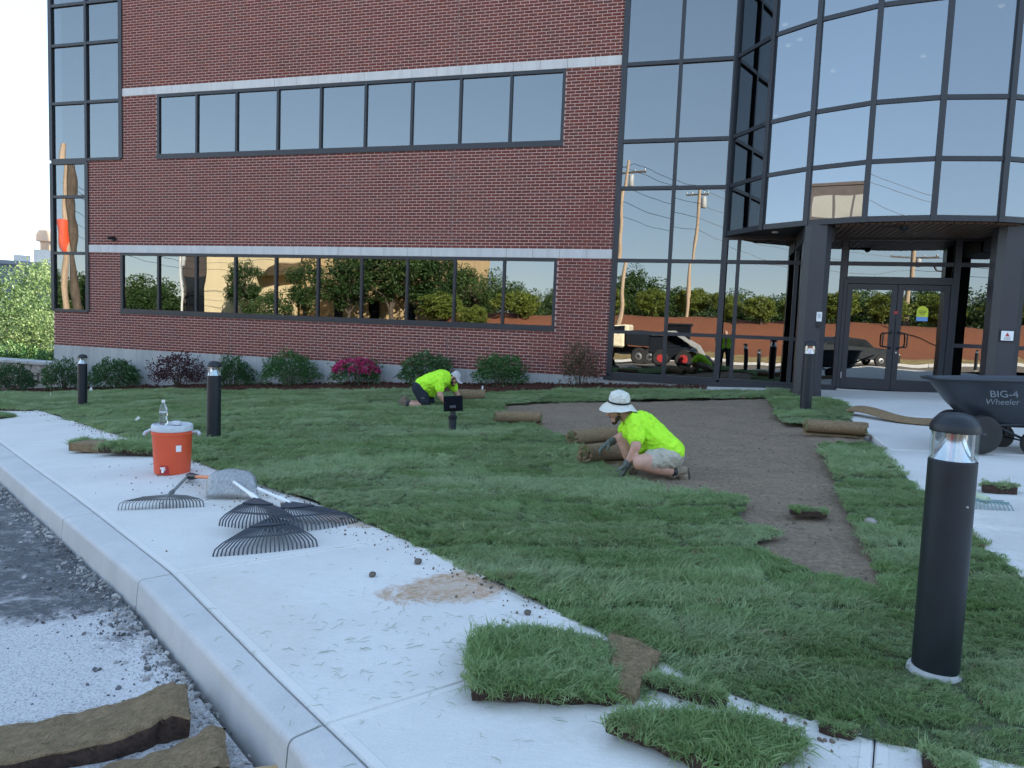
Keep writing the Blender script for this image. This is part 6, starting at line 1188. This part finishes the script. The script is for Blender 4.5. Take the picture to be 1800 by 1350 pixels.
# utility poles and wires
def pole(lb, x, y, zb, zt, r=.16, arm=None, lean=(0, 0), mat='pole'):
    t = thing('utility_pole', lb, 'utility pole', (x, y, zb), 0, world=True); top = Vector((x+lean[0], y+lean[1], zt)); MB().tube([(x, y, zb-1), top], [r*1.15, r*.75], 12).build('shaft', M[mat], t, smooth=60)
    if arm:
        b = MB()
        for dz, L in arm: b.box(top.x-L, top.x+L, top.y-.06, top.y+.06, zt-dz-.06, zt-dz+.06)
        b.build('crossarm', M['bark'], t); b = MB()
        for dz, L in arm:
            for f in (-.95, -.5, .5, .95): b.lathe([(.04, 0), (.05, .1), (.03, .16)], (top.x+f*L, top.y, zt-dz+.06), 8)
        b.build('insulator', M['steel'], t); MB().lathe([(.22, -.4), (.24, -.35), (.24, .35), (.2, .42)], (top.x+.38, top.y, zt-1.5), 12).build('transformer', M['bobgrey'], t, smooth=40)
    return top
A = pole('pale wooden utility pole on the mulch berm reflected in the glass left of the bay', 12.3, -42, zberm(12.3, -42), 9.8, .13, [(.3, 1.0), (.9, .8)])
B_ = pole('leaning wooden utility pole reflected at the edge of the brick wall', 7.45, -36.5, zberm(7.45, -36.5), 10.6, .15, [(.9, 1.3)], (.6, 0))
C_ = pole('wooden pole with red orange sleeve reflected in the left corner glass', -36.0, -30, -5.0, 11.5, .28)
tC = D.objects['utility_pole.002']; MB().lathe([(.3, 2.8), (.55, 4.0), (.68, 5.5), (.5, 5.62)], (-36.25, -30, 0), 16).build('sleeve', M['orange'], tC, smooth=50)
Dp = pole('dark bent pole beside the sleeved pole reflected in the left corner glass', -33.9, -29.5, -5.0, 9.5, .3, None, (-1.2, 0), 'bark')
Ep = pole('white utility pole with transformers reflected in the lower windows', -33.6, -39.5, -5, 4.6, .14, [(.3, 1.2), (1.0, 1.0)], mat='stone')
Fp = pole('utility pole with two crossarms reflected above the doors', 28.4, -45, zberm(28.4, -45), 6.2, .17, [(.3, 2.2), (1.0, 1.6)])
lp = thing('parking_light', 'twin headed parking lot light reflected above the doors', 'light pole', (28.8, -38, -2.5), world=True)
MB().tube([(28.8, -38, -3), (28.8, -38, 3.3)], .09, 10).tube([(28.15, -38, 3.7), (28.25, -38, 3.35), (28.8, -38, 3.2), (29.35, -38, 3.35), (29.45, -38, 3.7)], .05, 8).build('pole', M['black'], lp, smooth=60)
for x in (28.1, 29.45): MB().box(x-.28, x+.28, -38.2, -37.7, 3.85, 4.05, Matrix.Translation((0, 0, 0))).build('head', M['black'], lp, bevel=.03)
def wire(lb, a, b, sag, r=.018):
    a, b = Vector(a), Vector(b); pts = [a.lerp(b, i/24)-Vector((0, 0, sag*4*(i/24)*(1-i/24))) for i in range(25)]; tag(MB().tube(pts, r, 5).build('power_line', M['black']), lb, 'power line', 'power lines reflected in the glass')
for wi, (dx, dz, sag) in enumerate(((-.9, .2, .7), (.5, .25, .8), (.1, 1.8, 1.0), (0, 2.8, 1.1), (0, 3.8, 1.3))):
    wn = ('topmost', 'second highest', 'middle', 'second lowest', 'lowest')[wi]+' power line '
    wire(wn+'from the pale pole to the doors, reflected in the glass', A+Vector((dx, 0, -dz+.2)), Fp+Vector((dx*1.6, 0, -dz*.6+.1)), sag); wire(wn+'between the leaning pole and the pale pole, reflected in the glass', A+Vector((dx, 0, -dz+.2)), B_+Vector((dx, 0, -dz)), .12)
    wire(wn+'crossing the tan shed, reflected in the lower windows', B_+Vector((dx, 0, -dz)), Ep+Vector((dx, 0, -dz*.55)), sag+.4); wire(wn+'left of the white pole, reflected in the lower windows', Ep+Vector((dx, 0, -dz*.55)), C_+Vector((dx*.5, 0, -dz-3)), .3)
    wire(wn+'right of the pole above the doors, reflected in the glass', Fp+Vector((dx*1.6, 0, -dz*.6+.1)), Fp+Vector((40, 8+dx, 1-dz*.6)), sag)
# skid steer, dump truck, cars, bollards, all reflected
sk_ = thing('skid_steer', 'grey and black skid steer loader parked on the lot, reflected in the glass', 'skid steer', (13.2, -18.9, zroad(13.2, -18.9)), 0)
for x in (-.75, .35):
    for y in (-.75, .75):
        wl = MB().lathe([(.2, -.14), (.36, -.15), (.42, -.08), (.42, .08), (.36, .15), (.2, .14)], nn=20, mat=Matrix.Translation((x, y, .42)) @ Matrix.Rotation(PI/2, 4, 'X')).build('wheel', M['rubber'], sk_, smooth=40); MB().lathe([(.2, -.152), (.2, .152)], nn=14, mat=Matrix.Translation((x, y, .42)) @ Matrix.Rotation(PI/2, 4, 'X')).build('rim', M['red'], wl)
MB().box(-1.2, .75, -.6, .6, .35, .95).box(-1.35, -.6, -.62, .62, .6, 1.45).build('chassis', M['black'], sk_, bevel=.04)
MB().box(-.6, .55, -.48, .48, .95, 1.05).box(-.6, .6, -.5, .5, 1.95, 2.05).box(-.58, -.5, -.48, .48, 1.0, 2.0).box(.45, .52, -.48, -.4, 1, 2).box(.45, .52, .4, .48, 1, 2).build('cab', M['black'], sk_, bevel=.02); MB().box(-.5, .45, -.44, .44, 1.05, 1.95).build('cab_glass', M['darkglass'], sk_)
for y in (-.68, .68): MB().tube([(-1.2, y, 1.55), (-.2, y, 1.6), (.9, y, .95), (1.2, y, .45)], [.12, .12, .1, .09], 4).build('lift_arm', M['bobgrey'], sk_)
MB().prism([(1.15, .1), (1.75, .1), (1.8, .2), (1.4, .55), (1.2, .6)], -.85, .85, RXM).build('bucket', M['black'], sk_)
dt = thing('dump_truck', 'cream and black dump truck parked on the lot, reflected beside the brick wall', 'truck', (10.1, -27, zroad(10.1, -27)), 0)
MB().box(-2.6, -.4, -1.1, 1.1, .9, 2.3).build('cab', M['creampaint'], dt, bevel=.08); MB().box(-2.2, -.6, -1.08, 1.12, 1.7, 2.25).build('cab_window', M['darkglass'], dt, bevel=.03); MB().box(-.3, 1.6, -1.15, 1.15, 1.05, 2.0).build('dump_body', M['black'], dt, bevel=.03); MB().box(-2.6, 1.5, -.5, .5, .55, .95).build('chassis', M['black'], dt)
for x in (-1.7, .5, 1.1):
    for y in (-1.0, 1.0): wl = MB().lathe([(.25, -.14), (.42, -.15), (.48, -.08), (.48, .08), (.42, .15), (.25, .14)], nn=20, mat=Matrix.Translation((x, y, .48)) @ Matrix.Rotation(PI/2, 4, 'X')).build('wheel', M['rubber'], dt, smooth=40); MB().lathe([(.25, -.13), (.1, -.16), (.1, .16), (.25, .13)], nn=14, mat=Matrix.Translation((x, y, .48)) @ Matrix.Rotation(PI/2, 4, 'X')).build('rim', M['steel'], wl)
def car(lb, x, y, rz, mat):
    t = thing('parked_car', lb, 'car', (x, y, zroad(x, y)), rz); pr = [(-2.3, .35), (2.25, .35), (2.3, .75), (1.9, .95), (1.0, 1.02), (.35, 1.5), (-1.3, 1.55), (-2.0, 1.1), (-2.3, .95)]
    MB().prism(pr, -.85, .85, RXM).build('body', M[mat], t, bevel=.06); MB().prism([(.85, 1.05), (.3, 1.44), (-1.25, 1.48), (-1.8, 1.1)], -.87, .87, RXM).build('window', M['darkglass'], t)
    for wx in (-1.4, 1.4):
        for wy in (-.8, .8): wl = MB().lathe([(.2, -.1), (.31, -.1), (.33, -.05), (.33, .05), (.31, .1), (.2, .1)], nn=18, mat=Matrix.Translation((wx, wy, .33)) @ Matrix.Rotation(PI/2, 4, 'X')).build('wheel', M['rubber'], t, smooth=40); MB().lathe([(.2, -.09), (.06, -.11), (.06, .11), (.2, .09)], nn=12, mat=Matrix.Translation((wx, wy, .33)) @ Matrix.Rotation(PI/2, 4, 'X')).build('rim', M['steel'], wl)
    for wy in (-.6, .6): MB().box(2.2, 2.29, wy-.16, wy+.16, .68, .82).build('headlight', M['white'], t, bevel=.02)
car('black car parked on the lot, reflected in the door glass', 21.6, -25.5, -.35, 'black')
for i, (x, y, lb) in enumerate(((16.75, -17.2, 'bollard light on the lot side reflected beside the photographer'), (26.2, -21, 'bollard light reflected in the right hand door'))):
    o = copy_tree(bp); o.location = (x, y, zroad(x, y)); o.scale = (1, 1, 1); o.rotation_euler = (0, 0, i); o['label'] = lb; o['group'] = 'bollard lights reflected in the glass'
